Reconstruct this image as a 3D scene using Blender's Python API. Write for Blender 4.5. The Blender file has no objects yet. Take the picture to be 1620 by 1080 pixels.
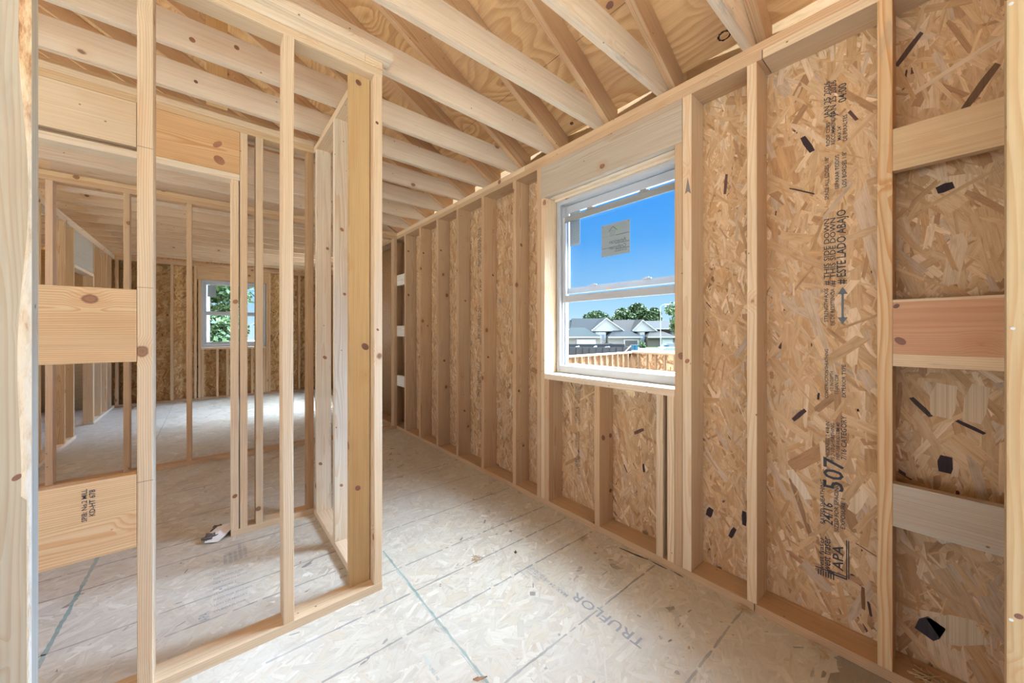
import bpy, bmesh, math, random
import numpy as np
from mathutils import Vector, Matrix
random.seed(7); rng = np.random.default_rng(11)
sc = bpy.context.scene
col = sc.collection
PI = math.pi

# ------------------------------------------------------------------ camera
EYE = 1.2184; YAW = math.radians(39.984); FPX = 571.556
cam = bpy.data.cameras.new('camera'); co = bpy.data.objects.new('camera', cam); col.objects.link(co)
co.location = (0, 0, EYE); co.rotation_euler = (PI/2, 0, -YAW)
cam.sensor_width = 36; cam.lens = 36*FPX/1620
cam.shift_y = -(540-525.18)/1620
cam.clip_start = .02; cam.clip_end = 600
sc.camera = co

# ------------------------------------------------------------------ world
w = bpy.data.worlds.new('sky'); sc.world = w; w.use_nodes = True
nt = w.node_tree; N = nt.nodes; L = nt.links; N.clear()
out = N.new('ShaderNodeOutputWorld'); bg = N.new('ShaderNodeBackground')
tc = N.new('ShaderNodeTexCoord'); sp = N.new('ShaderNodeSeparateXYZ')
rp = N.new('ShaderNodeValToRGB')
L.new(tc.outputs['Generated'], sp.inputs[0]); L.new(sp.outputs['Z'], rp.inputs[0])
cr = rp.color_ramp
cr.elements[0].position = 0.0; cr.elements[0].color = (.66, .92, 1, 1)
cr.elements[1].position = 1.0; cr.elements[1].color = (.74, .90, 1, 1)
for p_, c_ in ((.05, (.46, .76, 1, 1)), (.13, (.27, .60, 1, 1)), (.24, (.10, .43, 1, 1)), (.33, (.06, .37, 1, 1)), (.50, (.62, .80, 1, 1))):
    e = cr.elements.new(p_); e.color = c_
mr = N.new('ShaderNodeMapRange'); mr.inputs['From Min'].default_value = .37; mr.inputs['From Max'].default_value = .58
mr.inputs['To Min'].default_value = 1.72; mr.inputs['To Max'].default_value = 13.0
L.new(sp.outputs['Z'], mr.inputs['Value'])
# two glows put into the sky out of view, to brighten the rooms
def glow(d, lo, hi, k):
    vd = N.new('ShaderNodeVectorMath'); vd.operation = 'DOT_PRODUCT'; L.new(tc.outputs['Generated'], vd.inputs[0])
    vd.inputs[1].default_value = Vector(d).normalized()
    q = N.new('ShaderNodeMapRange'); q.interpolation_type = 'SMOOTHSTEP'; q.inputs['From Min'].default_value = lo; q.inputs['From Max'].default_value = hi
    q.inputs['To Min'].default_value = 0; q.inputs['To Max'].default_value = k
    L.new(vd.outputs['Value'], q.inputs['Value']); return q.outputs[0]
a2 = N.new('ShaderNodeMath'); L.new(glow((.50, -.18, .84), .68, .97, 120), a2.inputs[0]); L.new(glow((.93, -.12, .32), .90, .985, 70), a2.inputs[1])
ad = N.new('ShaderNodeMath'); ad.operation = 'ADD'; L.new(mr.outputs[0], ad.inputs[0]); L.new(a2.outputs[0], ad.inputs[1])
L.new(rp.outputs[0], bg.inputs['Color']); L.new(ad.outputs[0], bg.inputs['Strength'])
L.new(bg.outputs[0], out.inputs[0])

# ------------------------------------------------------------------ sun, sky portals and fill lamps added out of view
def sun():
    l = bpy.data.lights.new('sun', 'SUN'); l.energy = 1.0; l.angle = math.radians(1.5); l.color = (1, .95, .88)
    o = bpy.data.objects.new('sun', l); col.objects.link(o)
    o.rotation_euler = Vector((.35, .62, -1.0)).to_track_quat('-Z', 'Y').to_euler()
sun()
def area(name, loc, to, sx, sy, power, color=(1, .97, .93), spread=180):
    l = bpy.data.lights.new(name, 'AREA'); l.shape = 'RECTANGLE'; l.size = sx; l.size_y = sy; l.energy = power; l.color = color
    l.spread = math.radians(spread)
    o = bpy.data.objects.new(name, l); col.objects.link(o); o.location = loc
    o.rotation_euler = (Vector(to)-Vector(loc)).to_track_quat('-Z', 'Y').to_euler()
    return o
def portal(name, loc, to, sx, sy):
    o = area(name, loc, to, sx, sy, 1); o.data.cycles.is_portal = True
portal('portal_window', (2.06, 1.344, 1.55), (0, 1.344, 1.55), .93, 1.25)
portal('portal_added_rear_hole', (2.06, -1.45, 1.55), (0, -1.45, 1.55), 1.3, 1.25)  # serves an unseen hole added behind the camera for light
portal('portal_back_window', (.38, 8.78, 1.55), (.38, 0, 1.55), .98, 1.25)
portal('portal_rear_opening', (-1.8, -3.3, 1.9), (-1.8, 0, 1.9), 7.4, 3.8)
area('fill_lamp_rear', (-.5, -3.4, 1.1), (.1, 2, 1.3), 3.6, 1.9, 20, (1, .965, .90))  # added fill from behind the camera
area('fill_lamp_right_rear', (2.05, -1.45, 1.55), (-1, -.9, .7), 1.3, 1.3, 30, (.95, .98, 1))  # added fill for faces turned to the right wall
area('fill_lamp_back_room', (2.1, 6.7, 1.45), (-1, 6.4, 2.3), .5, 1.2, 62, (.93, .97, 1))  # added fill for the back room, outside an invented hole
area('fill_lamp_left', (-4.6, 1.5, .75), (0, 2.0, 1.9), 5.5, 1.5, 130, (.96, .98, 1))  # added low fill aimed up at the joist undersides
sc.view_settings.view_transform = 'Standard'; sc.view_settings.look = 'None'
sc.view_settings.exposure = -0.74; sc.view_settings.gamma = 1.0
try: sc.view_settings.use_curve_mapping = False
except Exception: pass

# ------------------------------------------------------------------ tags
def tag(o, label=None, cat=None, group=None, kind=None):
    if label: o['label'] = label
    if cat: o['category'] = cat
    if group: o['group'] = group
    if kind: o['kind'] = kind
    return o
def empty(name, loc=(0, 0, 0)):
    o = bpy.data.objects.new(name, None); col.objects.link(o); o.location = loc; o.empty_display_size = .1
    return o

# ------------------------------------------------------------------ materials
def newmat(name, rough=.6, colour=(.8, .8, .8), spec=.3):
    m = bpy.data.materials.new(name); m.use_nodes = True
    b = m.node_tree.nodes['Principled BSDF']
    b.inputs['Base Color'].default_value = (*colour, 1); b.inputs['Roughness'].default_value = rough
    b.inputs['Specular IOR Level'].default_value = spec
    return m, m.node_tree.nodes, m.node_tree.links, b
def math_(N, L, op, a, b=None, c=None, clamp=False):
    n = N.new('ShaderNodeMath'); n.operation = op; n.use_clamp = clamp
    for i, v in enumerate((a, b, c)):
        if v is None: continue
        if isinstance(v, (int, float)): n.inputs[i].default_value = v
        else: L.new(v, n.inputs[i])
    return n.outputs[0]
def mixc(N, L, f, a, b, mode='MIX'):
    n = N.new('ShaderNodeMix'); n.data_type = 'RGBA'; n.blend_type = mode
    if isinstance(f, (int, float)): n.inputs[0].default_value = f
    else: L.new(f, n.inputs[0])
    for s, v in ((6, a), (7, b)):
        if isinstance(v, tuple): n.inputs[s].default_value = (*v, 1)
        else: L.new(v, n.inputs[s])
    return n.outputs[2]
def noise(N, L, vec, scale, detail=3, rough=.5, dist=0):
    n = N.new('ShaderNodeTexNoise'); n.inputs['Scale'].default_value = scale; n.inputs['Detail'].default_value = detail
    n.inputs['Roughness'].default_value = rough; n.inputs['Distortion'].default_value = dist
    L.new(vec, n.inputs['Vector']); return n.outputs[0]
def vmap(N, L, vec, scale):
    n = N.new('ShaderNodeVectorMath'); n.operation = 'MULTIPLY'; L.new(vec, n.inputs[0]); n.inputs[1].default_value = scale
    return n.outputs[0]
def vadd(N, L, a, b):
    n = N.new('ShaderNodeVectorMath'); n.operation = 'ADD'; L.new(a, n.inputs[0])
    if isinstance(b, tuple): n.inputs[1].default_value = b
    else: L.new(b, n.inputs[1])
    return n.outputs[0]
def ramp(N, L, f, stops):
    n = N.new('ShaderNodeValToRGB'); L.new(f, n.inputs[0]); c = n.color_ramp
    c.elements[0].position = stops[0][0]; c.elements[0].color = (*stops[0][1], 1)
    c.elements[1].position = stops[-1][0]; c.elements[1].color = (*stops[-1][1], 1)
    for p, k in stops[1:-1]:
        e = c.elements.new(p); e.color = (*k, 1)
    return n.outputs[0]
def smooth(N, L, v, lo, hi, a=0.0, b=1.0):
    n = N.new('ShaderNodeMapRange'); n.interpolation_type = 'SMOOTHSTEP'
    n.inputs['From Min'].default_value = lo; n.inputs['From Max'].default_value = hi
    n.inputs['To Min'].default_value = a; n.inputs['To Max'].default_value = b
    L.new(v, n.inputs['Value']); return n.outputs[0]

def lumber_material():
    # sawn softwood: rings about a pith line, long streaks, knots; the board's own tint is its object colour
    m, N, L, b = newmat('sawn_pine', .62)
    tc = N.new('ShaderNodeTexCoord'); oi = N.new('ShaderNodeObjectInfo')
    rnd = oi.outputs['Random']
    cb = N.new('ShaderNodeCombineXYZ')
    L.new(math_(N, L, 'MULTIPLY', rnd, 37.0), cb.inputs[0])
    L.new(math_(N, L, 'MULTIPLY', math_(N, L, 'FRACT', math_(N, L, 'MULTIPLY', rnd, 91.7)), 23.0), cb.inputs[1])
    L.new(math_(N, L, 'MULTIPLY', math_(N, L, 'FRACT', math_(N, L, 'MULTIPLY', rnd, 53.3)), 17.0), cb.inputs[2])
    p0 = tc.outputs['Object']
    p = vadd(N, L, p0, cb.outputs[0])
    # knots: sparse spheres cut by the board's faces
    def knots(scale, lo, hi):
        v = N.new('ShaderNodeTexVoronoi'); v.inputs['Scale'].default_value = 1.0; v.inputs['Randomness'].default_value = 1
        L.new(vmap(N, L, p, (scale*.8, scale, scale)), v.inputs['Vector'])
        return v.outputs['Distance']
    kd = knots(5.2, 0, 0)
    wob = noise(N, L, p, 30, 2)
    kd2 = math_(N, L, 'ADD', kd, math_(N, L, 'MULTIPLY', math_(N, L, 'SUBTRACT', wob, .5), .05))
    knot = smooth(N, L, kd2, .068, .10, 1, 0)
    halo = smooth(N, L, kd2, .07, .26, 1, 0)
    pin = knots(13.0, 0, 0)
    pink = smooth(N, L, pin, .035, .06, 1, 0)
    # rings
    s = N.new('ShaderNodeSeparateXYZ'); L.new(p0, s.inputs[0])
    f1 = math_(N, L, 'FRACT', math_(N, L, 'MULTIPLY', rnd, 17.3)); f2 = math_(N, L, 'FRACT', math_(N, L, 'MULTIPLY', rnd, 71.9))
    dy = math_(N, L, 'ADD', s.outputs['Y'], math_(N, L, 'MULTIPLY_ADD', f1, .16, -.08))
    dz = math_(N, L, 'ADD', s.outputs['Z'], math_(N, L, 'MULTIPLY_ADD', f2, .12, -.06))
    r = math_(N, L, 'SQRT', math_(N, L, 'ADD', math_(N, L, 'MULTIPLY', dy, dy), math_(N, L, 'MULTIPLY', dz, dz)))
    wp = noise(N, L, vmap(N, L, p, (1.1, 7, 7)), 1.0, 2)
    r2 = math_(N, L, 'ADD', r, math_(N, L, 'MULTIPLY', wp, .045))
    r3 = math_(N, L, 'ADD', r2, math_(N, L, 'MULTIPLY', halo, .013))
    ring = math_(N, L, 'FRACT', math_(N, L, 'MULTIPLY', r3, 165.0))
    late = math_(N, L, 'MULTIPLY', smooth(N, L, ring, .35, .92), smooth(N, L, ring, .94, 1.0, 1, 0))
    fib = noise(N, L, vmap(N, L, p, (2.5, 130, 130)), 1.0, 2, .6)
    blotch = noise(N, L, vmap(N, L, p, (1.4, 9, 9)), 1.0, 3, .55)
    base = oi.outputs['Color']
    contrast = oi.outputs['Alpha']
    dark = mixc(N, L, 1.0, base, (.80, .56, .34), 'MULTIPLY')
    c = mixc(N, L, math_(N, L, 'MULTIPLY', late, contrast), base, dark)
    # heartwood blush
    c = mixc(N, L, smooth(N, L, blotch, .50, .72, 0, .30), c, mixc(N, L, 1.0, base, (.88, .62, .44), 'MULTIPLY'))
    c = mixc(N, L, math_(N, L, 'MULTIPLY', smooth(N, L, blotch, .28, .44, 1, 0), .35), c, mixc(N, L, 1.0, base, (1.12, 1.10, 1.06), 'MULTIPLY'))
    fm = N.new('ShaderNodeMix'); fm.data_type = 'RGBA'; fm.blend_type = 'MULTIPLY'; fm.inputs[0].default_value = 1
    L.new(c, fm.inputs[6]); L.new(ramp(N, L, fib, [(.25, (.88, .86, .83)), (.6, (1, 1, 1)), (.8, (1.04, 1.04, 1.04))]), fm.inputs[7]); c = fm.outputs[2]
    # grey stain on part of the boards
    st = noise(N, L, vmap(N, L, p, (3, 14, 14)), 1.0, 4, .6)
    gate = math_(N, L, 'GREATER_THAN', math_(N, L, 'FRACT', math_(N, L, 'MULTIPLY', rnd, 131.7)), .62)
    c = mixc(N, L, math_(N, L, 'MULTIPLY', math_(N, L, 'MULTIPLY', smooth(N, L, st, .60, .70), gate), .45), c, (.30, .25, .20))
    c = mixc(N, L, math_(N, L, 'MULTIPLY', halo, .22), c, mixc(N, L, 1.0, base, (.74, .45, .24), 'MULTIPLY'))
    kc = ramp(N, L, kd2, [(.0, (.10, .045, .025)), (.05, (.24, .10, .05)), (.075, (.13, .05, .03)), (.095, (.34, .17, .09))])
    c = mixc(N, L, math_(N, L, 'MULTIPLY', knot, .85), c, kc)
    c = mixc(N, L, math_(N, L, 'MULTIPLY', pink, .75), c, (.12, .06, .03))
    L.new(c, b.inputs['Base Color'])
    bp = N.new('ShaderNodeBump'); bp.inputs['Strength'].default_value = .18; bp.inputs['Distance'].default_value = .002
    L.new(math_(N, L, 'ADD', fib, math_(N, L, 'MULTIPLY', late, .5)), bp.inputs['Height']); L.new(bp.outputs[0], b.inputs['Normal'])
    return m
M_WOOD = lumber_material()

def strand_material(name, dust=None):
    # oriented strand board: the colour of each strand is stored with its face, fibre lines follow the strand's own axis
    m, N, L, b = newmat(name, .66)
    at = N.new('ShaderNodeAttribute'); at.attribute_name = 'strand'
    uv = N.new('ShaderNodeUVMap'); uv.uv_map = 'strand_uv'
    g = noise(N, L, vmap(N, L, uv.outputs[0], (9, 420, 1)), 1.0, 2, .6)
    g2 = noise(N, L, vmap(N, L, uv.outputs[0], (14, 70, 1)), 1.0, 3, .6)
    c = mixc(N, L, 1.0, at.outputs['Color'], ramp(N, L, g, [(.25, (.80, .76, .70)), (.55, (1, 1, 1)), (.8, (1.07, 1.07, 1.07))]), 'MULTIPLY')
    c = mixc(N, L, 1.0, c, ramp(N, L, g2, [(.3, (.80, .74, .66)), (.5, (1, 1, 1)), (.75, (1.06, 1.06, 1.07))]), 'MULTIPLY')
    tc = N.new('ShaderNodeTexCoord')
    sp = noise(N, L, tc.outputs['Object'], 170, 2, .6)
    sp2 = noise(N, L, tc.outputs['Object'], 5, 3, .6)
    c = mixc(N, L, math_(N, L, 'MULTIPLY', smooth(N, L, sp, .70, .76), smooth(N, L, sp2, .42, .6, .15, .8)), c, (.07, .04, .025))
    if dust:
        d = noise(N, L, tc.outputs['Object'], .9, 4, .6); d2 = noise(N, L, tc.outputs['Object'], 7, 5, .65)
        f = math_(N, L, 'MULTIPLY', smooth(N, L, d, .35, .65, .40, .72), smooth(N, L, d2, .3, .7, .7, 1.0))
        c = mixc(N, L, f, c, dust)
        dk = noise(N, L, tc.outputs['Object'], 2.3, 5, .7)
        c = mixc(N, L, smooth(N, L, dk, .58, .72, 0, .28), c, (.16, .13, .11))
    L.new(c, b.inputs['Base Color'])
    bp = N.new('ShaderNodeBump'); bp.inputs['Strength'].default_value = .25; bp.inputs['Distance'].default_value = .002
    L.new(g, bp.inputs['Height']); L.new(bp.outputs[0], b.inputs['Normal'])
    return m
M_OSB = strand_material('strand_board')
M_DECK = strand_material('dusty_strand_board', (.585, .575, .555))

def plywood_material():
    m, N, L, b = newmat('plywood', .6)
    tc = N.new('ShaderNodeTexCoord'); p = tc.outputs['Object']
    q = vmap(N, L, p, (5.5, 1.7, 1))
    n1 = noise(N, L, q, .55, 2, .45)
    n2 = noise(N, L, vmap(N, L, p, (1.3, 3.4, 1)), 1.0, 4, .6)
    v = N.new('ShaderNodeTexVoronoi'); v.inputs['Scale'].default_value = 2.1; L.new(p, v.inputs['Vector'])
    kd = math_(N, L, 'ADD', v.outputs['Distance'], math_(N, L, 'MULTIPLY', math_(N, L, 'SUBTRACT', noise(N, L, p, 22, 3), .5), .05))
    halo = smooth(N, L, kd, .05, .3, 1, 0)
    r = math_(N, L, 'ADD', math_(N, L, 'MULTIPLY', n1, 17.0), math_(N, L, 'MULTIPLY', halo, 1.6))
    fr = math_(N, L, 'FRACT', r)
    late = math_(N, L, 'MULTIPLY', smooth(N, L, fr, .2, .85), smooth(N, L, fr, .9, 1.0, 1, 0))
    c = mixc(N, L, math_(N, L, 'MULTIPLY', late, .62), (.70, .45, .225), (.45, .22, .08))
    c = mixc(N, L, smooth(N, L, n2, .42, .66, 0, .75), c, (.58, .36, .20))
    c = mixc(N, L, smooth(N, L, n2, .25, .42, .35, 0), c, (.40, .20, .09))
    fib = noise(N, L, vmap(N, L, p, (160, 4, 1)), 1.0, 2, .6)
    c = mixc(N, L, 1.0, c, ramp(N, L, fib, [(.25, (.85, .82, .78)), (.6, (1, 1, 1)), (.8, (1.05, 1.05, 1.05))]), 'MULTIPLY')
    knot = smooth(N, L, kd, .05, .075, 1, 0)
    c = mixc(N, L, math_(N, L, 'MULTIPLY', knot, .9), c, ramp(N, L, kd, [(0, (.25, .10, .05)), (.045, (.30, .12, .06)), (.06, (.03, .012, .01)), (.08, (.14, .05, .03))]))
    L.new(c, b.inputs['Base Color'])
    return m
M_PLY = plywood_material()
def plain(name, colour, rough=.6, spec=.3, bump=0, var=0):
    m, N, L, b = newmat(name, rough, colour, spec)
    if var or bump:
        tc = N.new('ShaderNodeTexCoord'); n = noise(N, L, tc.outputs['Object'], 18 if bump else 3, 4, .6)
        if var:
            L.new(mixc(N, L, smooth(N, L, n, .3, .7), tuple(x*(1-var) for x in colour), tuple(min(1, x*(1+var)) for x in colour)), b.inputs['Base Color'])
        if bump:
            bp = N.new('ShaderNodeBump'); bp.inputs['Strength'].default_value = bump; bp.inputs['Distance'].default_value = .01
            L.new(n, bp.inputs['Height']); L.new(bp.outputs[0], b.inputs['Normal'])
    return m
M_VINYL = plain('white_vinyl', (.44, .45, .48), .35, .5)
M_GASKET = plain('grey_vinyl', (.24, .25, .25), .45, .4)
M_NAIL = plain('zinc', (.62, .63, .65), .3, .8)
M_INK = plain('black_ink', (.045, .045, .055), .6)
M_INKF = plain('faded_blue_ink', (.32, .33, .375), .7)
M_PENCIL = plain('pencil_line', (.10, .085, .07), .7)
M_PAPER = plain('translucent_label_film', (.27, .32, .36), .5)
M_DRYWALL = plain('white_gypsum_panel', (.72, .74, .77), .8, .2, 0, .03)
def glass():
    m, N, L, b = newmat('window_glass', .0)
    N.clear(); o = N.new('ShaderNodeOutputMaterial')
    t = N.new('ShaderNodeBsdfTransparent'); t.inputs[0].default_value = (.985, .992, .992, 1)
    g = N.new('ShaderNodeBsdfGlossy'); g.inputs['Roughness'].default_value = .01
    f = N.new('ShaderNodeFresnel'); f.inputs[0].default_value = 1.35
    mx = N.new('ShaderNodeMixShader'); L.new(math_(N, L, 'MULTIPLY', f.outputs[0], .35), mx.inputs[0]); L.new(t.outputs[0], mx.inputs[1]); L.new(g.outputs[0], mx.inputs[2])
    L.new(mx.outputs[0], o.inputs[0]); return m
M_GLASS = glass()

# ------------------------------------------------------------------ boards
TONES = {'pale': (.66, .515, .36), 'warm': (.61, .425, .25), 'tan': (.54, .37, .23), 'brown': (.45, .285, .16), 'white': (.71, .595, .46), 'grey': (.46, .385, .31)}
def bevel_box(lx, ly, lz, bv=.003, bow=0, bowdir=1):
    bm = bmesh.new(); bmesh.ops.create_cube(bm, size=1.0)
    for v in bm.verts: v.co = Vector(((v.co.x+.5)*lx, v.co.y*ly, v.co.z*lz))
    if bv:
        e = [e for e in bm.edges if abs((e.verts[0].co-e.verts[1].co).x) > lx*.5]
        bmesh.ops.bevel(bm, geom=e, offset=bv, segments=2, profile=.6, affect='EDGES')
    if bow:
        n = 8
        for i in range(1, n):
            bmesh.ops.bisect_plane(bm, geom=bm.verts[:]+bm.edges[:]+bm.faces[:], plane_co=(lx*i/n, 0, 0), plane_no=(1, 0, 0))
        for v in bm.verts: v.co[bowdir] += bow*math.sin(PI*v.co.x/lx)
    me = bpy.data.meshes.new('board'); bm.to_mesh(me); bm.free()
    return me
AX = {'x': Matrix(((1, 0, 0), (0, 1, 0), (0, 0, 1))), 'y': Matrix(((0, 0, 1), (1, 0, 0), (0, 1, 0))), 'z': Matrix(((0, 1, 0), (0, 0, 1), (1, 0, 0)))}
def board(name, x, y, z, tone='pale', label=None, cat=None, group=None, parent=None, axis=None, bv=.003, bow=0, bowdir=1, contrast=None, jitter=.07, mat=None):
    """a sawn board filling the box x, y, z; its mesh runs along local X so that the grain does too"""
    d = (x[1]-x[0], y[1]-y[0], z[1]-z[0])
    ax = axis or 'xyz'[max(range(3), key=lambda i: d[i])]
    c = [(a[0]+a[1])/2 for a in (x, y, z)]
    if ax == 'x': me = bevel_box(d[0], d[1], d[2], bv, bow, bowdir); loc = (x[0], c[1], c[2])
    elif ax == 'y': me = bevel_box(d[1], d[2], d[0], bv, bow, bowdir); loc = (c[0], y[0], c[2])
    else: me = bevel_box(d[2], d[0], d[1], bv, bow, bowdir); loc = (c[0], c[1], z[0])
    me.name = name; me.materials.append(mat or M_WOOD)
    o = bpy.data.objects.new(name, me); col.objects.link(o)
    mw = AX[ax].to_4x4(); mw.translation = Vector(loc)
    if parent is not None:
        bpy.context.view_layer.update(); o.parent = parent; o.matrix_local = parent.matrix_world.inverted() @ mw
    else: o.matrix_world = mw
    t = TONES[tone] if isinstance(tone, str) else tone
    k = 1+random.uniform(-jitter, jitter); h = random.uniform(-.02, .02)
    o.color = (min(1, t[0]*k), t[1]*k*(1+h), t[2]*k*(1+2*h), contrast if contrast is not None else random.uniform(.25, .6))
    tag(o, label, cat, group)
    return o

def mesh_obj(name, verts, faces, mat, parent=None, smooth_=False):
    me = bpy.data.meshes.new(name); me.from_pydata(verts, [], faces); me.update()
    if smooth_:
        for p in me.polygons: p.use_smooth = True
    if isinstance(mat, (list, tuple)):
        for m in mat: me.materials.append(m)
    else: me.materials.append(mat)
    o = bpy.data.objects.new(name, me); col.objects.link(o)
    if parent is not None: o.parent = parent
    return o
def boxes(name, lst, mat, parent=None, bv=0):
    bm = bmesh.new()
    for x0, x1, y0, y1, z0, z1 in lst:
        r = bmesh.ops.create_cube(bm, size=1.0)
        for v in r['verts']:
            v.co = Vector((x0+(v.co.x+.5)*(x1-x0), y0+(v.co.y+.5)*(y1-y0), z0+(v.co.z+.5)*(z1-z0)))
    if bv: bmesh.ops.bevel(bm, geom=bm.edges[:], offset=bv, segments=2, affect='EDGES')
    if parent is not None:
        for v in bm.verts: v.co -= parent.location
    me = bpy.data.meshes.new(name); bm.to_mesh(me); bm.free(); me.materials.append(mat)
    o = bpy.data.objects.new(name, me); col.objects.link(o)
    if parent is not None: o.parent = parent
    return o

# ------------------------------------------------------------------ strand board panels with real strands
def strands(rects, density, lmean, wmean, bias, palette, keep=None, darks=.02, zmax=.0011, seed=1, spread=.75):
    """flakes in panel coordinates (u, v): returns arrays of 6-cornered flakes, colours, uvs"""
    g = np.random.default_rng(seed); P = []; C = []; U = []
    for (u0, u1, v0, v1) in rects:
        n = int((u1-u0)*(v1-v0)*density); nb = int((u1-u0)*(v1-v0)*400*min(1, density/1000)); n += nb
        cu = g.uniform(u0, u1, n); cv = g.uniform(v0, v1, n)
        ln = lmean*g.lognormal(0, .38, n); wd = wmean*g.lognormal(0, .5, n)
        a = bias+g.normal(0, spread, n)
        small = g.random(n) < .35
        ln = np.where(small, ln*.45, ln); wd = np.where(small, wd*.35, wd)
        dk = g.random(n) < darks
        ln = np.where(dk, ln*.35, ln); wd = np.where(dk, wd*.35, wd)
        h = g.uniform(.28, 1, n)*zmax
        ln[:nb] = .13*g.uniform(.7, 1.3, nb)*(lmean/.09); wd[:nb] = .055*g.uniform(.6, 1.3, nb)*(lmean/.09); h[:nb] = g.uniform(.02, .27, nb)*zmax; dk[:nb] = False
        idx = g.choice(len(palette), n, p=[p[1] for p in palette])
        c = np.array([p[0] for p in palette])[idx]*g.normal(1, .07, (n, 1))
        c = np.where(dk[:, None], np.array([(.055, .028, .025)])*g.uniform(.6, 2.2, (n, 1)), c)
        s = g.uniform(-.5, .5, (n, 2))
        xs = np.stack([-.5+s[:, 0]*.12, -.46-s[:, 0]*.2, .46+s[:, 1]*.12, .5+s[:, 1]*.12, .44-s[:, 1]*.3, -.5+s[:, 1]*.18], 1)*ln[:, None]
        ys = np.stack([-.1-.3*s[:, 0], -.5+0*s[:, 0], -.5+.1*s[:, 1], .05+.3*s[:, 1], .5+0*s[:, 0], .42-.1*s[:, 1]], 1)*wd[:, None]
        ca, sa = np.cos(a)[:, None], np.sin(a)[:, None]
        X = cu[:, None]+xs*ca-ys*sa; Y = cv[:, None]+xs*sa+ys*ca
        Z = np.repeat(h[:, None], 6, 1)
        ok = np.ones(n, bool)
        if keep is not None: ok = keep(X.min(1), X.max(1), Y.min(1), Y.max(1))
        ok &= (X.min(1) > u0-.02) & (X.max(1) < u1+.02) & (Y.min(1) > v0-.02) & (Y.max(1) < v1+.02)
        o1 = g.uniform(0, 50, n)[:, None]; o2 = g.uniform(0, 50, n)[:, None]
        P.append(np.stack([X, Y, Z], 2)[ok]); C.append(c[ok]); U.append(np.stack([xs+o1, ys+o2], 2)[ok])
    return np.concatenate(P), np.concatenate(C), np.concatenate(U)
def strand_panel(name, flakes, basis, base_boxes, base_col, mat, extra=None, kind=None):
    """basis maps (u, v, height) to world; base_boxes are the solid board behind the strands; extra = [(quad points in world, colour)]"""
    P, C, U = flakes; n = len(P)
    o, eu, ev, en = [np.array(b, float) for b in basis]
    W = o+P[..., 0:1]*eu+P[..., 1:2]*ev+P[..., 2:3]*en
    V = [W.reshape(-1, 3)]; loops = [np.arange(n*6)]; sizes = [np.full(n, 6)]; cols = [C]; uvs = [U.reshape(-1, 2)]
    k = n*6
    flip = np.dot(np.cross(eu, ev), en) < 0
    if flip: loops[0] = loops[0].reshape(-1, 6)[:, ::-1].ravel(); uvs[0] = U[:, ::-1].reshape(-1, 2)
    for (x0, x1, y0, y1, z0, z1) in base_boxes:
        vs = np.array([(x, y, z) for x in (x0, x1) for y in (y0, y1) for z in (z0, z1)], float)
        fs = [(0, 1, 3, 2), (4, 6, 7, 5), (0, 4, 5, 1), (2, 3, 7, 6), (0, 2, 6, 4), (1, 5, 7, 3)]
        V.append(vs); loops.append(np.array(fs).ravel()+k); sizes.append(np.full(6, 4)); cols.append(np.tile(base_col, (6, 1)))
        q = vs[np.array(fs).ravel()]; uvs.append(q[:, [1, 2]] if abs(en[0]) > .5 else q[:, [0, 2]] if abs(en[1]) > .5 else q[:, :2]); k += 8
    for pts, c in (extra or []):
        m_ = len(pts); V.append(np.array(pts, float)); loops.append(np.arange(m_)+k); sizes.append(np.array([m_])); cols.append(np.array([c])); uvs.append(np.array(pts, float)[:, :2]); k += m_
    V = np.concatenate(V); loops = np.concatenate(loops); sizes = np.concatenate(sizes); cols = np.concatenate(cols); uvs = np.concatenate(uvs)
    me = bpy.data.meshes.new(name)
    me.vertices.add(len(V)); me.vertices.foreach_set('co', V.ravel().astype(np.float32))
    me.loops.add(len(loops)); me.loops.foreach_set('vertex_index', loops.astype(np.int32))
    me.polygons.add(len(sizes)); st = np.concatenate([[0], np.cumsum(sizes)[:-1]])
    me.polygons.foreach_set('loop_start', st.astype(np.int32)); me.polygons.foreach_set('loop_total', sizes.astype(np.int32))
    me.update(calc_edges=True)
    a = me.attributes.new('strand', 'FLOAT_COLOR', 'FACE')
    a.data.foreach_set('color', np.concatenate([cols, np.ones((len(cols), 1))], 1).clip(0, 1).astype(np.float32).ravel())
    uv = me.uv_layers.new(name='strand_uv'); uv.data.foreach_set('uv', uvs.astype(np.float32).ravel())
    me.materials.append(mat)
    ob = bpy.data.objects.new(name, me); col.objects.link(ob)
    if kind: ob['kind'] = kind
    return ob

# ------------------------------------------------------------------ layout numbers (metres)
XW = 1.8186            # room side of the right exterior wall's studs
XS = XW+.14            # inner face of its sheathing
XB = XS-.002           # back of the framing
T = .0381; D4 = .0889; D6 = .14
YF = 8.60              # far wall
YN = -3.2              # rear end of the modelled house
SLOPE = .56
WY0, WY1, WZ0, WZ1 = .88, 1.808, .927, 2.17

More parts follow.
